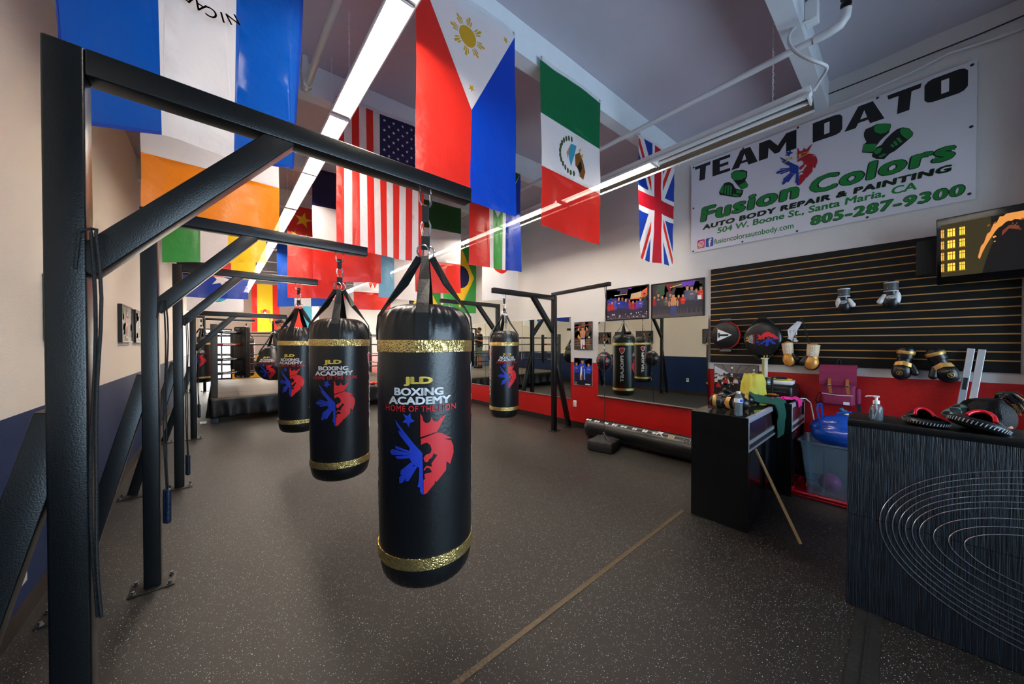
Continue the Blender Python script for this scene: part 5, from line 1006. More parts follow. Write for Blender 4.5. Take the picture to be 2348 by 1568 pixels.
sh2 = MB(); sh2.box(3.54, 3.90, -.66, -.22, .40, .86, PAT, .11); cap(sh2, (3.58, -.24, .85), (3.66, -.66, .87), .095, .095, PAT, 18); cap(sh2, (3.66, -.65, .86), (3.57, -.77, .84), .072, .062, PAT, 16); cap(sh2, (3.58, -.24, .85), (3.52, -.12, .84), .072, .06, PAT, 16); rem(sh2.build('patterned_shirt', ps, recalc=False), .010, 3)
sl = MB(); cap(sl, (3.27, -.185, 1.085), (3.36, -.24, 1.105), .024, .040, CHK, 18); rem(sl.build('checkered_headband', ps, recalc=False), .006, 2)
jn = MB(); JN = mat('dark_trousers', (24, 28, 40), .8); cap(jn, (3.72, -.55, .50), (3.72, -.35, .50), .12, .12, JN, 16)
for q in (-1, 1): cap(jn, (3.70, -.45+.10*q, .50), (3.29, -.45+.12*q, .52), .098, .076, JN, 16); cap(jn, (3.29, -.45+.12*q, .52), (3.36, -.45+.12*q, .12), .074, .056, JN, 16)
rem(jn.build('trousers', ps, recalc=False), .010, 3)
ch = thing('office_chair', 'black chair under the bowed person, hidden behind the desk', 'chair', (3.74, -.45, 0)); MB().box(3.54, 3.98, -.67, -.23, .33, .39, DTOP, .02).build('seat', ch); MB().box(3.95, 4.0, -.65, -.25, .45, .92, DTOP, .02).build('backrest', ch)
for sx in (3.58, 3.94):
    for sy in (-.63, -.27): MB().box(sx-.012, sx+.012, sy-.012, sy+.012, 0, .335, STEEL).build('leg', ch)
MB().box(3.955, 3.985, -.46, -.44, .36, .50, STEEL).build('back_support', ch)
# ======================= DISPLAY CASES =======================
LAM = mat('gloss_black_laminate', (12, 14, 18), .16, var=.1); LAMF = mat('black_laminate_end', (10, 11, 13), .30, bump=.04, bscale=40); PAN = mat('tinted_sliding_glass', (62, 42, 50), .12); TG = glass_mat('case_top_glass', (225, 232, 230), .03, .02)
ALUW = mat('white_aluminium_rail', (196, 198, 206), .3, metal=.35)
def case(label, x0, x1, y0, y1):
    r = thing('display_case', label, 'display case', ((x0+x1)/2, (y0+y1)/2, 0)); z1 = .915
    MB().box(x0, x0+.018, y0, y1, 0, z1-.003, LAMF).build('end_panel', r); MB().box(x1-.018, x1, y0, y1, 0, z1-.003, LAMF).build('end_panel', r)
    MB().box(x0+.018, x1-.018, y1-.018, y1, 0, z1-.01, LAMF).build('back_panel', r); MB().box(x0+.018, x1-.018, y0+.02, y1-.018, .64, .655, LAMF).build('shelf', r); MB().box(x0+.018, x1-.018, y0+.03, y1-.018, .06, .08, LAMF).build('bottom_shelf', r)
    MB().box(x0+.018, x1-.018, y0+.02, y0+.035, 0, .08, LAMF).build('plinth', r)
    a = MB(); a.box(x0+.003, x1, y0-.004, y0+.022, .872, z1, ALUW, .002).box(x0+.003, x0+.018, y0-.004, y0+.02, .655, .872, ALUW, .002).box(x1-.015, x1, y0-.004, y0+.02, .655, .872, ALUW, .002).box(x0+.003, x1, y0-.004, y0+.022, .640, .655, ALUW, .002).box(x0+.018, x1-.018, y0-.002, y0+.022, .695, .725, ALUW, .002).box(x0+.018, x1-.018, y0+.004, y0+.022, .655, .695, mat('dark_track', (60, 64, 72), .3, metal=.5)).build('aluminium_frame', r)
    xm = (x0+x1)/2
    MB().box(x0+.018, xm+.02, y0+.004, y0+.009, .725, .872, PAN).build('sliding_window', r); MB().box(xm-.02, x1-.018, y0+.011, y0+.016, .725, .872, PAN).build('sliding_window', r)
    MB().box(x0+.018, xm+.01, y0+.002, y0+.014, .085, .636, LAM, .001).build('cupboard_door', r); MB().box(xm-.01, x1-.018, y0+.016, y0+.028, .085, .636, LAM, .001).build('cupboard_door', r)
    MB().box(x0-.002, x1, y0+.022, y1, z1-.006, z1, TG).build('glass_top', r)
    return r
case('nearer black display case with a glass top and aluminium rails', 3.155, 4.215, .785, 1.21); case('second black display case against the wall under the printer', 4.23, 4.885, .695, 1.12)
CT = .9155
BRW = mat('brown_leather', (110, 50, 24), .35, bump=.2, bscale=40)
bx = thing('leather_case', 'round brown leather item inside the nearer glass-topped case', 'box', (3.50, 1.0, .655)); rem(MB().ell((3.50, 1.0, .755), (.20, .13, .10), BRW, 24).build('shell', bx, recalc=False), .012); MB().ell((3.46, .93, .83), (.035, .03, .022), mat('silver_badge', (170, 170, 176), .4), 12).build('metal_badge', bx)
for k, (x, y, w_, d_, h_, c) in enumerate(((3.30, 1.07, .10, .08, .12, (210, 190, 170)), (3.24, .93, .09, .10, .16, (190, 140, 90)), (3.82, .98, .22, .18, .10, (150, 40, 30)), (4.05, 1.0, .16, .2, .08, (60, 56, 60)))):
    tag(MB().box(x-w_/2, x+w_/2, y-d_/2, y+d_/2, .6552, .655+h_, mat('carton_%d' % k, c, .6), .003).build('carton'), ('pale pink carton at the back left inside the nearer glass case', 'tan carton at the near left corner inside the nearer glass case', 'red carton in the middle of the nearer glass case', 'dark carton at the right end inside the nearer glass case')[k], 'carton')
gA = glove('black and gold glove lying on the display case, left of its twin with the badge', (3.70, 1.19, CT+.062), (0, 0, 0), 'gold', -1, .95)
gB = glove('black and gold glove lying with its round badge showing, right of the water bottle', (3.46, .85, CT+.062), (0, 0, 0), 'gold', 1, 1.0)
gB.rotation_euler = Matrix(((0, 1, 0), (0, 0, 1), (1, 0, 0))).to_euler(); gA.rotation_euler = (Matrix.Rotation(radians(12), 3, 'Z') @ Matrix(((0, 1, 0), (0, 0, -1), (-1, 0, 0)))).to_euler()
bt = thing('water_bottle', 'small clear water bottle with a blue and white label on the display case', 'bottle', (3.20, .865, CT)); TT = rot_at(3.20, .865, CT) @ Matrix.Scale(1.2, 4)
MB().lathe([(.001, .004), (.018, .0), (.0245, .004), (.0255, .02), (.0235, .032), (.0255, .045), (.0235, .058), (.0255, .07), (.0245, .085), (.0258, .095), (.0258, .118), (.024, .130), (.016, .146), (.0105, .153), (.0105, .158)], CLP, 28, TT).build('bottle_body', bt)
MB().lathe([(.001, .006), (.0235, .006), (.0240, .02), (.0222, .032), (.0240, .045), (.0222, .058), (.0240, .07), (.0240, .115), (.001, .115)], LIQ, 24, TT).build('water', bt)
MB().lathe([(.0262, .092), (.0262, .120)], WHT, 28, TT).lathe([(.0264, .096), (.0264, .116)], BLU, 10, TT, a0=-1.0, a1=-.1).build('bottle_label', bt); MB().lathe([(.0118, .152), (.0118, .166), (.001, .167)], WP, 16, TT).build('cap', bt)
def cloth(label, name, cat, base, fn, m, nx=40, ny=40, th=.004):
    mb = MB(); vs = [fn(i/nx, j/ny) for j in range(ny+1) for i in range(nx+1)]
    mb.add(vs, [(j*(nx+1)+i, j*(nx+1)+i+1, (j+1)*(nx+1)+i+1, (j+1)*(nx+1)+i) for j in range(ny) for i in range(nx)], m, True)
    o = mb.build(name, None, base=base); md = o.modifiers.new('thick', 'SOLIDIFY'); md.thickness = th; md.offset = 1; return tag(o, label, cat)
# towel thrown over a stack of pads
YT = mat('yellow_terry_towel', (240, 226, 96), .9, bump=.8, bscale=350)
PTb = CT+.15; bs = thing('plastic_bottle', 'half hidden clear plastic bottle behind the yellow towel', 'bottle', (4.53, 1.08, PTb)); MB().lathe([(.001, 0), (.04, 0), (.042, .01), (.042, .15), (.03, .19), (.014, .22), (.014, .235)], CLP, 24, rot_at(4.53, 1.08, PTb) @ Matrix.Diagonal((.55, .55, .6, 1))).build('bottle_body', bs); MB().lathe([(.016, .232), (.016, .25), (.001, .251)], WP, 16, rot_at(4.53, 1.08, PTb) @ Matrix.Diagonal((.55, .55, .6, 1))).build('cap', bs)
bk_ = thing('storage_box', 'dark box under the yellow towel on the display case', 'box', (4.36, 1.045, CT)); MB().box(4.235+.06, 4.375+.06, .99, 1.10, CT, 1.14, mat('dark_plastic', (24, 24, 26), .4), .01).build('box_body', bk_)
def tw(u, v):
    a = 2*pi*u; q = .03+.088*min(1, v*1.6); z = 1.158-(max(0, v-.42)/.58)**1.05*.215+.012*sin(7*a)*v; q += .028*sin(4*a+1)*v**2+.014*noise.noise(Vector((cos(a)*3, sin(a)*3, v*3)))
    q = q if v > .02 else 0; k = max(abs(cos(a)), abs(sin(a)))**.6; return (4.37+q*cos(a)/k*.92, 1.045+q*sin(a)/k*.8, z+.012+.012*noise.noise(Vector((cos(a)*2, sin(a)*2, v*5))))
cloth('bright yellow towel draped in a heap on the display case', 'towel', 'towel', (4.37, 1.045, CT), tw, YT, 60, 24)
GT_ = mat('dark_green_jersey', (22, 86, 72), .85, bump=.4, bscale=140)
def shirt(u, v):    # u across, v from the back of the case over the front edge and down
    w_ = .38-.10*v+.03*sin(5*v); x = 4.03+.12*(v)+(u-.5)*w_*1.05; n = .5+.5*sin(u*24+3*sin(v*5)); wr = .018*n+.03*abs(noise.noise(Vector((u*4, v*5, 3))))
    s_ = v*.72
    if s_ < .30: y = 1.03-s_*.86; z = CT+.012+wr+.05*(1-s_/.30)**2
    else: y = .772-.02*n-.012*sin((s_-.3)*8); z = CT+.012+wr*.5-(s_-.30)*.78
    return (x, y, z)
cloth('dark green garment hanging over the front of the display case', 'green_shirt', 'clothing', (4.1, .8, .6), shirt, GT_, 50, 60)
PK = mat('hot_pink_cloth', (240, 40, 140), .85, bump=.4, bscale=150)
def pink(u, v):
    x = 4.27+.24*v+(u-.5)*.17; y = .86-.20*v; z = CT+.012+.034*abs(noise.noise(Vector((u*5, v*7, 1))))+.008*sin(u*18)+.012*sin(pi*v)
    if v > .82: y = .675-.004*sin(u*9); z = CT+.02-(v-.82)*.42
    return (x, y, z)
cloth('crumpled hot pink cloth on the second display case', 'pink_cloth', 'cloth', (4.35, .8, .85), pink, PK, 36, 40)
pr_ = thing('printer', 'low black printer on the second display case', 'printer', (4.66, .93, CT)); PB = mat('black_printer_plastic', (20, 20, 23), .35)
rem_ = MB().box(4.47, 4.868, .73, 1.10, CT+.012, CT+.15, PB, .03).build('printer_body', pr_); MB().box(4.455, 4.56, .78, 1.05, CT+.075, CT+.085, mat('dark_olive_tray', (54, 54, 46), .3), .004).build('paper_tray', pr_); MB().box(4.462, 4.472, .84, .98, CT+.03, CT+.055, mat('grey_button_panel', (90, 94, 98), .3), .002).build('control_panel', pr_)
for sx, sy in ((4.50, .77), (4.50, 1.06), (4.84, .77), (4.84, 1.06)): MB().box(sx-.015, sx+.015, sy-.015, sy+.015, CT, CT+.013, PB).build('foot', pr_)
PT = CT+.15
for k, (lb, z0, h_, c, dx) in enumerate((('white stack of paper on the printer', 0, .022, (232, 232, 236), 0), ('thin white binder on top of the paper stack on the printer', .022, .014, (240, 238, 232), .012))):
    tag(MB().box(4.60+dx, 4.78+dx, .76, .97, PT+z0, PT+z0+h_, mat('paper_%d' % k, c, .6), .002).build('paper_stack' if k == 0 else 'binder'), lb, 'paper')
tag(MB().lathe([(.001, .0), (.07, .0), (.095, .012), (.098, .017), (.07, .008), (.001, .006)], mat('yellow_plate', (232, 208, 70), .4), 32, rot_at(4.70, .865, PT+.036)).build('yellow_dish'), 'shallow yellow dish on the paper stack over the printer', 'dish')
tag(MB().lathe([(.001, 0), (.07, 0), (.078, .006), (.08, .055), (.084, .06), (.077, .055), (.074, .01), (.001, .008)], mat('brushed_tin', (170, 172, 176), .22, metal=1), 36, rot_at(4.62, 1.0, PT)).build('metal_tin'), 'round silver tin on the printer beside the paper stack', 'tin')
# trophy
ty = thing('trophy', 'tall slim trophy with a golden boxer figure on the printer', 'trophy', (4.80, 1.04, PT)); TX, TYy = 4.80, 1.035; GM = mat('trophy_gold', (214, 176, 84), .25, metal=.9); MRB = mat('white_marble_column', (226, 222, 210), .3, var=.15, vscale=60)
MB().box(TX-.035, TX+.035, TYy-.035, TYy+.035, PT, PT+.02, MRB, .003).build('base', ty)
MB().box(TX-.024, TX+.024, TYy-.024, TYy+.024, PT+.02, PT+.262, MRB, .002).build('column', ty); MB().box(TX-.026, TX-.023, TYy, TYy+.024, PT+.02, PT+.262, mat('gold_foil_strip', (200, 190, 110), .3, metal=.6)).build('foil_strip', ty); MB().box(TX-.034, TX+.034, TYy-.034, TYy+.034, PT+.262, PT+.275, MRB, .002).build('capital', ty)
fz = PT+.275; f = MB(); cap(f, (TX, TYy+.010, fz+.006), (TX, TYy+.006, fz+.045), .006, .007, GM); cap(f, (TX, TYy+.006, fz+.045), (TX, TYy, fz+.082), .008, .010, GM); cap(f, (TX, TYy-.018, fz+.006), (TX, TYy-.014, fz+.045), .006, .007, GM); cap(f, (TX, TYy-.014, fz+.045), (TX, TYy, fz+.082), .008, .010, GM)
cap(f, (TX, TYy, fz+.082), (TX, TYy+.002, fz+.122), .012, .015, GM); f.ell((TX, TYy+.004, fz+.150), (.011, .011, .014), GM, 16); cap(f, (TX, TYy-.008, fz+.128), (TX, TYy-.040, fz+.132), .006, .005, GM); cap(f, (TX, TYy-.040, fz+.132), (TX, TYy-.068, fz+.136), .005, .009, GM); cap(f, (TX, TYy+.012, fz+.126), (TX, TYy+.020, fz+.105), .006, .005, GM); cap(f, (TX, TYy+.020, fz+.105), (TX-.01, TYy+.004, fz+.12), .005, .008, GM)
rem(f.build('boxer_figure', ty, recalc=False), .0022, 1)
# phone clamp stand
cs = thing('phone_stand', 'black clamp stand with an orange knob on the display case', 'stand', (4.40, .885, CT)); SX, SY = 4.40, .885
MB().lathe([(.001, 0), (.03, 0), (.03, .008), (.012, .012), (.012, .05)], K, 20, rot_at(SX, SY, CT)).build('clamp_base', cs); MB().box(SX-.012, SX+.012, SY-.035, SY+.035, CT+.05, CT+.066, mat('orange_knob', (238, 120, 30), .4), .005).build('orange_knob', cs)
MB().tube([(SX, SY, CT+.045), (SX, SY, CT+.225)], .010, mat('dark_tube', (30, 32, 36), .25, metal=.6), 14).build('upright', cs); MB().ell((SX, SY, CT+.235), (.014, .014, .014), K, 14).tube([(SX, SY, CT+.235), (SX, SY-.03, CT+.24)], .009, K, 10).build('ball_joint', cs); MB().box(SX-.012, SX+.012, SY-.125, SY-.03, CT+.222, CT+.248, K, .005).build('phone_grip', cs)
tag(MB().tube([(4.50, .76, CT+.03), (4.60, .70, CT+.012), (4.70, .66, CT+.008), (4.78, .63, CT-.04), (4.83, .62, CT-.14), (4.86, .61, CT-.24), (4.87, .61, CT-.33), (4.873, .62, .42), (4.873, .63, .20), (4.873, .64, .012)], .006, mat('white_cable', (232, 232, 232), .4), 8).build('power_cord'), 'white power cord hanging from the second display case toward the floor', 'cable')
tag(MB().tube([(3.267, .478, .012), (3.295, .771, .647)], .0105, mat('pale_wood_dowel', (190, 160, 116), .6, var=.15, vscale=30), 14).build('wooden_stick'), 'thin pale wooden stick leaning on the front of the display case', 'stick')
# ======================= BIN, TRAY, BLUE PROTECTOR =======================
tr = thing('plastic_tray', 'red plastic tray lying on the floor under the clear bin', 'tray', (4.56, .28, 0)); RPl = mat('red_plastic', (206, 16, 40), .25)
MB().box(4.31, 4.84, -.16, .72, .0, .022, RPl, .008).build('tray_base', tr); rm_ = MB()
for a, b in (((4.315, -.155), (4.315, .715)), ((4.315, .715), (4.835, .715)), ((4.835, .715), (4.835, -.155)), ((4.835, -.155), (4.315, -.155))): rm_.tube([(a[0], a[1], .04), (b[0], b[1], .04)], .016, RPl, 10)
rm_.build('raised_rim', tr)
for k in range(5): MB().box(4.345, 4.38, -.10+.17*k, -.02+.17*k, .022, .034, RPl, .004).build('clip_rib', tr)
bn_ = thing('storage_bin', 'large clear plastic storage bin holding a pink ball and odds', 'storage bin', (4.60, .28, .03)); BP = glass_mat('frosted_clear_bin', (190, 216, 232), .24, .08)
def tub(x0, x1, y0, y1, z0, z1, f_, m, name, par):
    mb = MB(); a = [(x0+f_, y0+f_, z0), (x1-f_, y0+f_, z0), (x1-f_, y1-f_, z0), (x0+f_, y1-f_, z0)]; n_ = 8; vs = []; 
    def rr(x0, x1, y0, y1, r, z): 
        o = []
        for cx, cy, s0 in ((x1-r, y1-r, 0), (x0+r, y1-r, 1), (x0+r, y0+r, 2), (x1-r, y0+r, 3)):
            for k in range(6): q = pi/2*(s0+k/5); o.append((cx+r*cos(q), cy+r*sin(q), z))
        return o
    R1 = [rr(x0+f_, x1-f_, y0+f_, y1-f_, .03, z0)]
    for k in range(1, 7): t = k/6; R1.append(rr(x0+f_*(1-t), x1-f_*(1-t), y0+f_*(1-t), y1-f_*(1-t), .035, z0+(z1-z0)*t))
    R1.append(rr(x0-.012, x1+.012, y0-.012, y1+.012, .045, z1)); R1.append(rr(x0-.012, x1+.012, y0-.012, y1+.012, .045, z1-.018)); c = 24
    for q in R1: vs += q
    fs = [tuple(range(c-1, -1, -1))]
    for i in range(len(R1)-1):
        for k in range(c): fs.append((i*c+k, i*c+(k+1) % c, (i+1)*c+(k+1) % c, (i+1)*c+k))
    return mb.add(vs, fs, m, True).build(name, par)
tub(4.37, 4.83, -.12, .665, .026, .545, .05, BP, 'bin_body', bn_)
for k in (0, 1, 2): MB().box(4.372-.004+.03, 4.375+.032, .07+.2*k, .085+.2*k, .06, .50, BP, .001, Matrix.Translation((0, 0, 0))).build('moulded_rib', bn_)
tag(MB().ell((4.55, .45, .135), (.085, .085, .085), mat('pink_rubber', (220, 80, 150), .4), 24).build('pink_ball'), 'pink ball in the clear storage bin', 'ball')
tag(MB().lathe([(.001, 0), (.05, 0), (.055, .06), (.052, .065), (.046, .004)], mat('pink_cup', (214, 90, 140), .4), 20, Matrix.Translation((4.55, .16, .03))).build('pink_tub'), 'small pink tub in the clear storage bin', 'tub')
tag(MB().box(4.44, 4.46, .245, .285, .03, .13, WHT, .004).build('white_card'), 'small white card standing inside the clear bin', 'card')
BV = mat('glossy_blue_vinyl', (14, 84, 200), .18, bump=.25, bscale=22, spec=.7, detail=4)
bp2 = thing('body_protector', 'shiny blue vinyl body protector resting on the clear bin', 'body protector', (4.60, .34, .50))
rem(MB().ell((4.60, .33, .66), (.15, .275, .15), BV, 40, None, lambda d_: 1+.05*noise.noise(d_*3)+(.02 if abs(d_.z) < .2 else 0)).ell((4.54, .33, .61), (.13, .265, .13), BV, 30).build('padded_body', bp2, recalc=False), .009, 6)
MB().ribbon([(4.56, .53, .74), (4.55, .548, .84), (4.55, .545, .90), (4.57, .52, .90), (4.58, .515, .82), (4.59, .51, .74)], .05, .012, BV, (1, .2, 0)).build('shoulder_strap', bp2); MB().tube([(4.60, .42, .77), (4.59, .40, .82), (4.59, .32, .845), (4.59, .24, .82), (4.60, .20, .76)], .011, BV, 10).build('carry_handle', bp2)
# ======================= RIGHT FLOOR ITEMS =======================
lb_ = thing('long_floor_bag', 'long black punching bag lying on the floor along the red wall', 'punching bag', (4.55, 2.5, 0)); R0 = .155
T = Matrix(((0, 1, 0, 4.70), (0, 0, 1, 1.62), (1, 0, 0, R0+.005), (0, 0, 0, 1)))
T = Matrix.Translation((4.55, 1.40, R0+.004)) @ Matrix.Rotation(-pi/2, 4, 'X')
m_ = MB().lathe([(.001, 0), (.09, 0), (.13, .01), (.15, .04), (R0, .08)]+[(R0, .08+.1*k) for k in range(1, 18)]+[(R0, 1.86), (.15, 1.90), (.13, 1.925), (.09, 1.935), (.001, 1.935)], K, 64, T, lambda a, r, z: 1+.02*noise.noise(Vector((cos(a), sin(a), z*3))))
d = Dec(); R_ = random.Random(9)
for row, (v0, nn, cc) in enumerate(((.0, 8, WHT), (.30, 7, mat('print_grey', (120, 122, 128), .5)))):
    for k in range(nn):
        u = .42+k*.155; w_ = .05+.03*R_.random(); h_ = .020+.012*R_.random()
        d.poly([(u, v0-h_), (u+w_*.4, v0-h_*.2), (u+w_, v0-h_*.9), (u+w_*1.3, v0+h_*.4), (u+w_*.9, v0+h_), (u+w_*.5, v0+h_*.3), (u+w_*.2, v0+h_), (u-.01, v0+h_*.2)], cc, 1)
d.poly([(.36, -.055), (.44, -.05), (.40, .0), (.33, .045), (.37, .0)], WHT, 1)
d.poly([(.20, -.02), (.28, -.02), (.28, .04), (.20, .04)], mat('pale_patch', (196, 176, 140), .5), 1).ring(.24, .01, .02, .005, BLK, 2, 16).poly([(-.02, .0), (.10, .0), (.10, .05), (-.02, .05)], BLK, 1)
for q in ((0, .01), (.08, .01), (0, .04), (.08, .04), (.04, .025)): d.disc(q[0], q[1], .004, .004, WHT, 2, 8)
cf = lambda u, v, lay: (4.55-(R0+.003+.0008*lay)*sin(.55+v/R0-(0)), 1.72+u, R0+.004+(R0+.003+.0008*lay)*cos(.55+v/R0))
d.put(m_, cf, .03); m_.build('bag_body', lb_)
wb_ = thing('weight_block', 'gathered black fabric weight on the floor under the double-end ball', 'weight bag', (4.15, 2.77, 0)); FAB = mat('black_nylon', (26, 26, 28), .6, bump=.5, bscale=60, detail=5)
vs = []; fs = []; n = 48
def sq(a, r): k = max(abs(cos(a)), abs(sin(a))); return r/k**.9
rows = [(.001, .0), (.16, .0), (.178, .012), (.182, .06), (.178, .125), (.166, .142), (.12, .158), (.07, .178), (.03, .198), (.014, .212), (.001, .214)]
for i, (rr_, z) in enumerate(rows):
    for k in range(n):
        a = 2*pi*k/n; w_ = (sq(a, rr_) if rr_ > .1 else rr_*(1+.2*sin(6*a)))*(1+(.02*sin(11*a) if 4 < i < 9 else 0)); vs.append((4.15+w_*cos(a+.2), 2.77+w_*sin(a+.2), z+(.004*sin(9*a) if 4 < i < 9 else 0)))
for i in range(len(rows)-1):
    for k in range(n): fs.append((i*n+k, i*n+(k+1) % n, (i+1)*n+(k+1) % n, (i+1)*n+k))
MB().add(vs, fs, FAB, True).build('fabric_body', wb_); MB().tube([(4.15+.018*cos(q), 2.77, .228+.018*sin(q)) for q in [2*pi*i/16 for i in range(16)]], .004, CHROME, 8, True).build('top_ring', wb_)
de = thing('double_end_ball', 'black double-end ball with red marks strung from the side arm', 'speed ball', (4.20, 2.80, .245)); bc = Vector((4.20, 2.80, 1.255))
b = MB().lathe([(.001, -.135), (.03, -.132), (.06, -.118), (.09, -.088), (.11, -.045), (.118, 0), (.112, .045), (.092, .085), (.06, .115), (.03, .13), (.001, .134)], K, 48, Matrix.Translation(bc)); d = Dec()
for i in range(7):
    for j in range(4): d.poly([(.33*i/7*2.2-.35, -.06+.045*j+.02*(i % 2)), (.33*i/7*2.2-.33, -.045+.045*j+.02*(i % 2)), (.33*i/7*2.2-.335, -.035+.045*j+.02*(i % 2)), (.33*i/7*2.2-.352, -.045+.045*j+.02*(i % 2))], RED, 1)
def bf(u, v, lay):
    rr_ = .118*math.sqrt(max(.05, 1-(v/.137)**2)); a = u/.118; q = rr_+.0022; return (bc.x+q*sin(a+2.2), bc.y-q*cos(a+2.2), bc.z+v)
d.put(b, bf, .03); b.build('ball', de)
sm = MB()
for k in range(6):
    a = 2*pi*k/6; sm.tube([(bc.x+(.119*math.sqrt(max(0, 1-(z/.137)**2))+.001)*sin(a), bc.y-(.119*math.sqrt(max(0, 1-(z/.137)**2))+.001)*cos(a), bc.z+z) for z in [-.13+.26*i/14 for i in range(15)]], .0022, mat('grey_seam', (120, 122, 130), .5), 6)
sm.build('seams', de)
MB().tube([bc+Vector((0, 0, .13)), bc+Vector((0, 0, .30)), (4.205, 2.80, 1.70), (4.215, 2.79, 2.12), (4.24, 2.80, 2.33)], .005, WEB, 8).tube([(4.215, 2.79, 2.12), (4.195, 2.80, 2.33)], .004, WEB, 8).build('upper_cord', de)
MB().tube([bc+Vector((0, 0, -.13)), (4.19, 2.79, .80), (4.15, 2.77, .248)], .0045, WEB, 8).build('lower_cord', de)
for z in (1.44, 1.52, 1.00, .90): MB().tube([(4.20+.010*cos(q), 2.80, z+.020*sin(q)) for q in [2*pi*i/12 for i in range(12)]], .0035, CHROME, 6, True).build('metal_link', de)
# jump ropes hanging on the frame posts
HB = mat('blue_black_grip', (20, 34, 60), .4, bump=.4, bscale=60)
def rope(label, x, y, zt, zb, hs, dx=.0):
    r = thing('jump_rope', label, 'jump rope', (x, y, zb)); p = []
    for k in range(13): t = k/12; p.append((x+.006*sin(t*7), y+.006*sin(t*5+1), zt+(zb+.18-zt)*t))
    MB().tube([(x-.03, y+.01, zt-.10), (x-.02, y, zt+.0), (x, y, zt+.012)]+p, .004, WEB, 8).build('cord', r); p2 = [(q[0]+.010+.003*sin(i), q[1]-.01, q[2]) for i, q in enumerate(p)]
    MB().tube([(x, y, zt+.012), (x+.012, y-.008, zt+.01)]+p2, .004, WEB, 8).build('cord', r)
    for s_ in (0, .012) if hs else (): cap(MB(), (x+s_, y-.01*(s_ > 0), zb+.19), (x+s_*.8, y-.01*(s_ > 0), zb), .014, .015, HB).build('handle', r)
    return r
rope('long black cord looped over the brace of the nearest frame', -.266, 1.485, 1.81, .55, False)
rope('black cord with blue-black handles hanging on the second frame post', -.252, 2.99, 1.76, .40, True)
rope('black cord with blue-black handles hanging on the third frame post', -.254, 4.90, 1.76, .14, True)
rope('black cord with dark handles hanging on the low frame post', -.242, 7.28, 1.44, .35, True)
# ======================= BOXING RING =======================
RX0, RX1, RY0, RY1, RZ = -.12, 4.22, 8.52, 12.72, .48
CANV = wood_mat('taupe_ring_canvas', (78, 66, 56), (98, 84, 72), (.6, 6, 1), .6, .1); SKT = mat('black_ring_skirt', (28, 28, 29), .42, bump=.3, bscale=12)
rg = thing('boxing_ring', 'raised boxing ring with black skirt and four ropes at the back of the gym', 'boxing ring', (2.12, 10.6, 0))
MB().box(RX0, RX1, RY0, RY1, RZ-.05, RZ, CANV, .012).build('platform', rg)
for (x0, x1, y0, y1) in ((RX0+.04, RX1-.04, RY0+.04, RY0+.06), (RX0+.04, RX0+.06, RY0+.04, RY1-.04), (RX1-.06, RX1-.04, RY0+.04, RY1-.04), (RX0+.04, RX1-.04, RY1-.06, RY1-.04)): MB().box(x0, x1, y0, y1, .12, RZ-.05, SKT).build('under_frame', rg)
def skirt(a, b, zb=.10):
    a = Vector(a); b = Vector(b); d_ = (b-a); Ln = d_.length; d_.normalize(); nr = Vector((d_.y, -d_.x, 0)); n_ = 160; vs = []; fs = []; mb = MB()
    for i in range(n_+1):
        for j in range(9): t = j/8; w_ = .034*t*(sin(i*Ln/n_*22+2*sin(i*Ln/n_*3))+.6*noise.noise(Vector((i*.3, t*3, a.x)))); p = a+d_*Ln*i/n_+nr*(.034+w_); vs.append((p.x, p.y, RZ-.01-(RZ-.01-zb)*t))
    for i in range(n_):
        for j in range(8): fs.append((i*9+j, i*9+j+1, (i+1)*9+j+1, (i+1)*9+j))
    o = mb.add(vs, fs, SKT, True).build('skirt', rg); md = o.modifiers.new('thick', 'SOLIDIFY'); md.thickness = .003
skirt((RX0, RY0, 0), (RX1, RY0, 0)); skirt((RX0, RY1, 0), (RX0, RY0, 0)); skirt((RX1, RY0, 0), (RX1, RY1, 0))
GP = mat('grey_ring_post', (58, 62, 60), .45)
for sx, sy in ((RX0+.06, RY0+.06), (RX1-.06, RY0+.06), (RX0+.06, RY1-.06), (RX1-.06, RY1-.06), ((RX0+RX1)/2, RY0+.3)): MB().box(sx-.055, sx+.055, sy-.055, sy+.055, 0, .14, mat('blue_grey_foot', (52, 68, 84), .5), .005).build('foot', rg)
PP = mat('black_pad_vinyl', (20, 20, 21), .35, bump=.6, bscale=14, detail=4); ROPE = mat('black_rope_cover', (26, 26, 28), .5)
RZS = (.93, 1.20, 1.49, 1.735); CO = [(RX0+.06, RY0+.06, 1, 1), (RX1-.06, RY0+.06, -1, 1), (RX0+.06, RY1-.06, 1, -1), (RX1-.06, RY1-.06, -1, -1)]
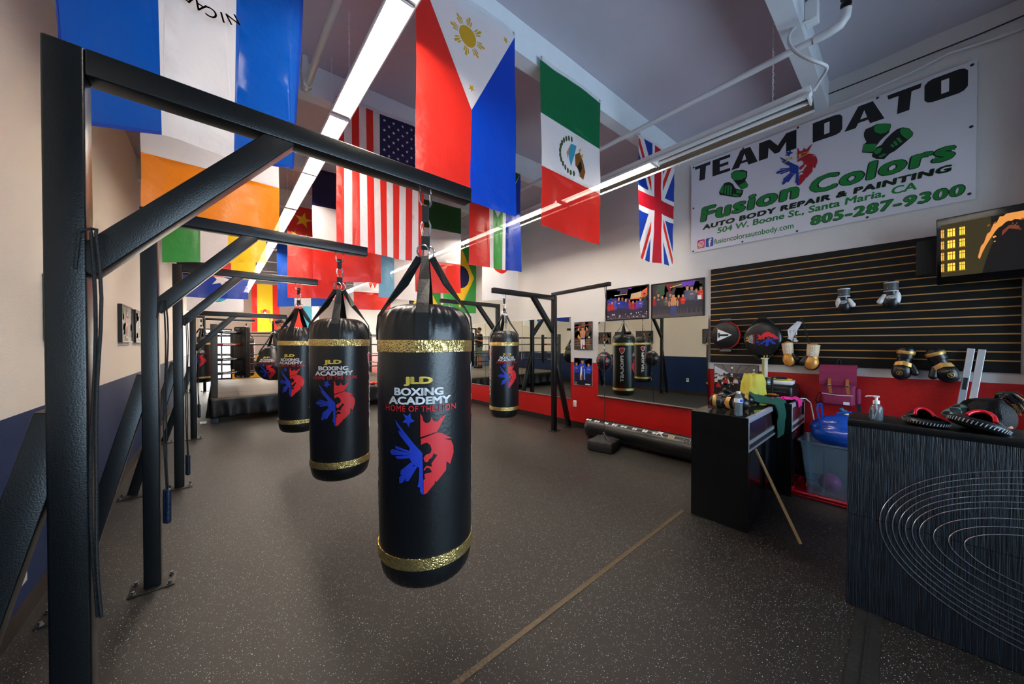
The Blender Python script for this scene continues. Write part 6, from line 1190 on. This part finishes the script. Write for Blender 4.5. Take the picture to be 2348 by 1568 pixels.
for ci, (cx, cy, sx, sy) in enumerate(CO):
    MB().box(cx-.052, cx+.052, cy-.052, cy+.052, RZ, 1.88, GP, .008).build('corner_post', rg)
    dg = Vector((sx, sy, 0)).normalized(); pc = Vector((cx, cy, 0))+dg*.62
    for k, z in enumerate(RZS):
        tc2 = MB(); cap(tc2, Vector((cx, cy, z))+dg*.06, Vector((cx, cy, z))+dg*.55, .030, .030, PP if k != 2 else mat('dark_red_turnbuckle', (120, 24, 20), .4), 14); o = tc2.build('turnbuckle_cover', rg)
        w2 = MB(); vs_, fs_ = text2d('PROLAST', .04); ax = max(v[0] for v in vs_); side = Vector((dg.y, -dg.x, 0))*(1 if sx*sy > 0 else -1)
        for sd in (-1, 1):
            dd2 = dg*sd; sdv = Vector((dd2.y, -dd2.x, 0)); st0 = Vector((cx, cy, z))+dg*(.16 if sd > 0 else .46)
            w2.add([st0+dd2*(v[0]/ax*.30)+Vector((0, 0, (v[1]-.35)*.032))+sdv*(.0315-(v[1]-.35)**2*.006) for v in vs_], fs_, WHT)
        w2.build('cover_lettering', o)
    R2 = Matrix.Translation(pc) @ Matrix.Rotation(math.atan2(dg.y, dg.x), 4, 'Z')
    pd = MB().box(-.055, .055, -.145, .145, .80, 1.86, PP, .03, R2).build('corner_pad', rg); l2 = MB()
    for zc in (.835, 1.815):
        vs_, fs_ = text2d('PROLAST', .04); ax = max(v[0] for v in vs_)
        l2.add([R2 @ Vector((-.0565, .09-.18*v[0]/ax, zc+(v[1]-.35)*.03)) for v in vs_], fs_, WHT); l2.add([R2 @ Vector((.0565, -.09+.18*v[0]/ax, zc+(v[1]-.35)*.03)) for v in vs_], fs_, WHT)
    l2.box(-.0575, -.0555, -.05, -.0, .82, 1.84, BLK, 0, R2); l2.build('pad_lettering', pd)
for (ax_, ay_), (bx_, by_) in (((0, 0), (1, 0)), ((0, 1), (1, 1)), ((0, 0), (0, 1)), ((1, 0), (1, 1))):
    e = .30
    def corner(i, j): return Vector((RX0+.50 if i == 0 else RX1-.50, RY0+.50 if j == 0 else RY1-.50, 0))
    p, q = corner(ax_, ay_), corner(bx_, by_); dx = (q-p).normalized()
    for z in RZS: MB().tube([p+Vector((0, 0, z)), q+Vector((0, 0, z))], .014, ROPE, 10).build('rope', rg)
    for t in (.33, .66): c0 = p.lerp(q, t); MB().tube([c0+Vector((0, 0, z)) for z in (.90, 1.77)], .006, mat('white_spacer_strap', (210, 208, 204), .6), 6).build('rope_spacer', rg)
for k, dx in enumerate((0, .16)):
    rd = thing('focus_mitt', ('small red mitt on the near edge of the ring canvas, left of two', 'small red mitt on the near edge of the ring canvas, right of two')[k], 'focus mitt', (2.93+dx, 8.72, RZ)); rem(MB().ell((2.93+dx, 8.72, RZ+.04), (.08, .09, .038), mat('red_mitt_leather', (214, 54, 36), .4), 18).ell((2.93+dx, 8.66, RZ+.055), (.035, .05, .03), mat('red_mitt_leather', (214, 54, 36), .4), 12).build('mitt_body', rd, recalc=False), .008)
tag(MB().box(-.27, -.17, 8.56, 8.68, 0, .04, mat('white_block_paint', (225, 225, 222), .5), .006).build('white_block'), 'small white block on the floor at the ring corner', 'block')
# hanging gear beyond the ring
sbag = thing('speed_bag', 'grey speed bag hanging beyond the far ring corner', 'speed bag', (4.15, 13.3, 1.25)); MB().lathe([(.001, 0), (.07, .02), (.11, .10), (.12, .2), (.10, .32), (.05, .42), (.02, .45), (.001, .45)], mat('grey_speed_bag', (130, 120, 112), .5), 24, Matrix.Translation((4.15, 13.3, 1.25))).build('bag_body', sbag); MB().tube([(4.15, 13.3, 1.69), (4.15, 13.3, 1.90)], .008, WEB, 8).build('tether', sbag)
sbp = thing('speed_bag_platform', 'round dark speed bag platform on two posts near the right wall', 'bag stand', (4.15, 13.4, 0)); MB().lathe([(.001, 1.90), (.25, 1.90), (.25, 1.94), (.001, 1.94)], STEEL, 32, Matrix.Translation((4.15, 13.3, 0))).build('platform', sbp)
for dx in (-.22, .22): MB().box(4.15+dx-.03, 4.15+dx+.03, 13.50, 13.56, 0, 2.0, STEEL, .004).build('post', sbp)
MB().box(3.90, 4.40, 13.32, 13.56, 1.94, 1.98, STEEL, .004).build('platform_beam', sbp)
dup(B0, (.72, 14.5, .42), radians(-20), 'distant heavy bag hanging behind the near corner pad of the ring')
# crest with a crown on the far wall
cr_ = thing('wall_emblem', 'red and blue crowned lion emblem painted board on the far wall', 'sign', (2.75, Y1-.02, 1.5)); cm = MB(); d = Dec()
for p in EM_R: d.poly([((x-430)*.0028, (870-y)*.0028) for x, y in p], mat('banner_red', (172, 22, 36), .5), 1)
for p in EM_B: d.poly([((x-430)*.0028, (870-y)*.0028) for x, y in p], mat('banner_blue', (20, 50, 140), .5), 1)
d.text('JLD', (-.30, 1.12, .30, 1.32), YEL, 3, .04); cm.box(2.05, 3.45, Y1-.016, Y1-.004, 1.35, 2.95, CREAM); d.put(cm, lambda u, v, lay: (2.65+u, Y1-.018-.002*lay, 1.42+v)); cm.build('emblem_board', cr_)
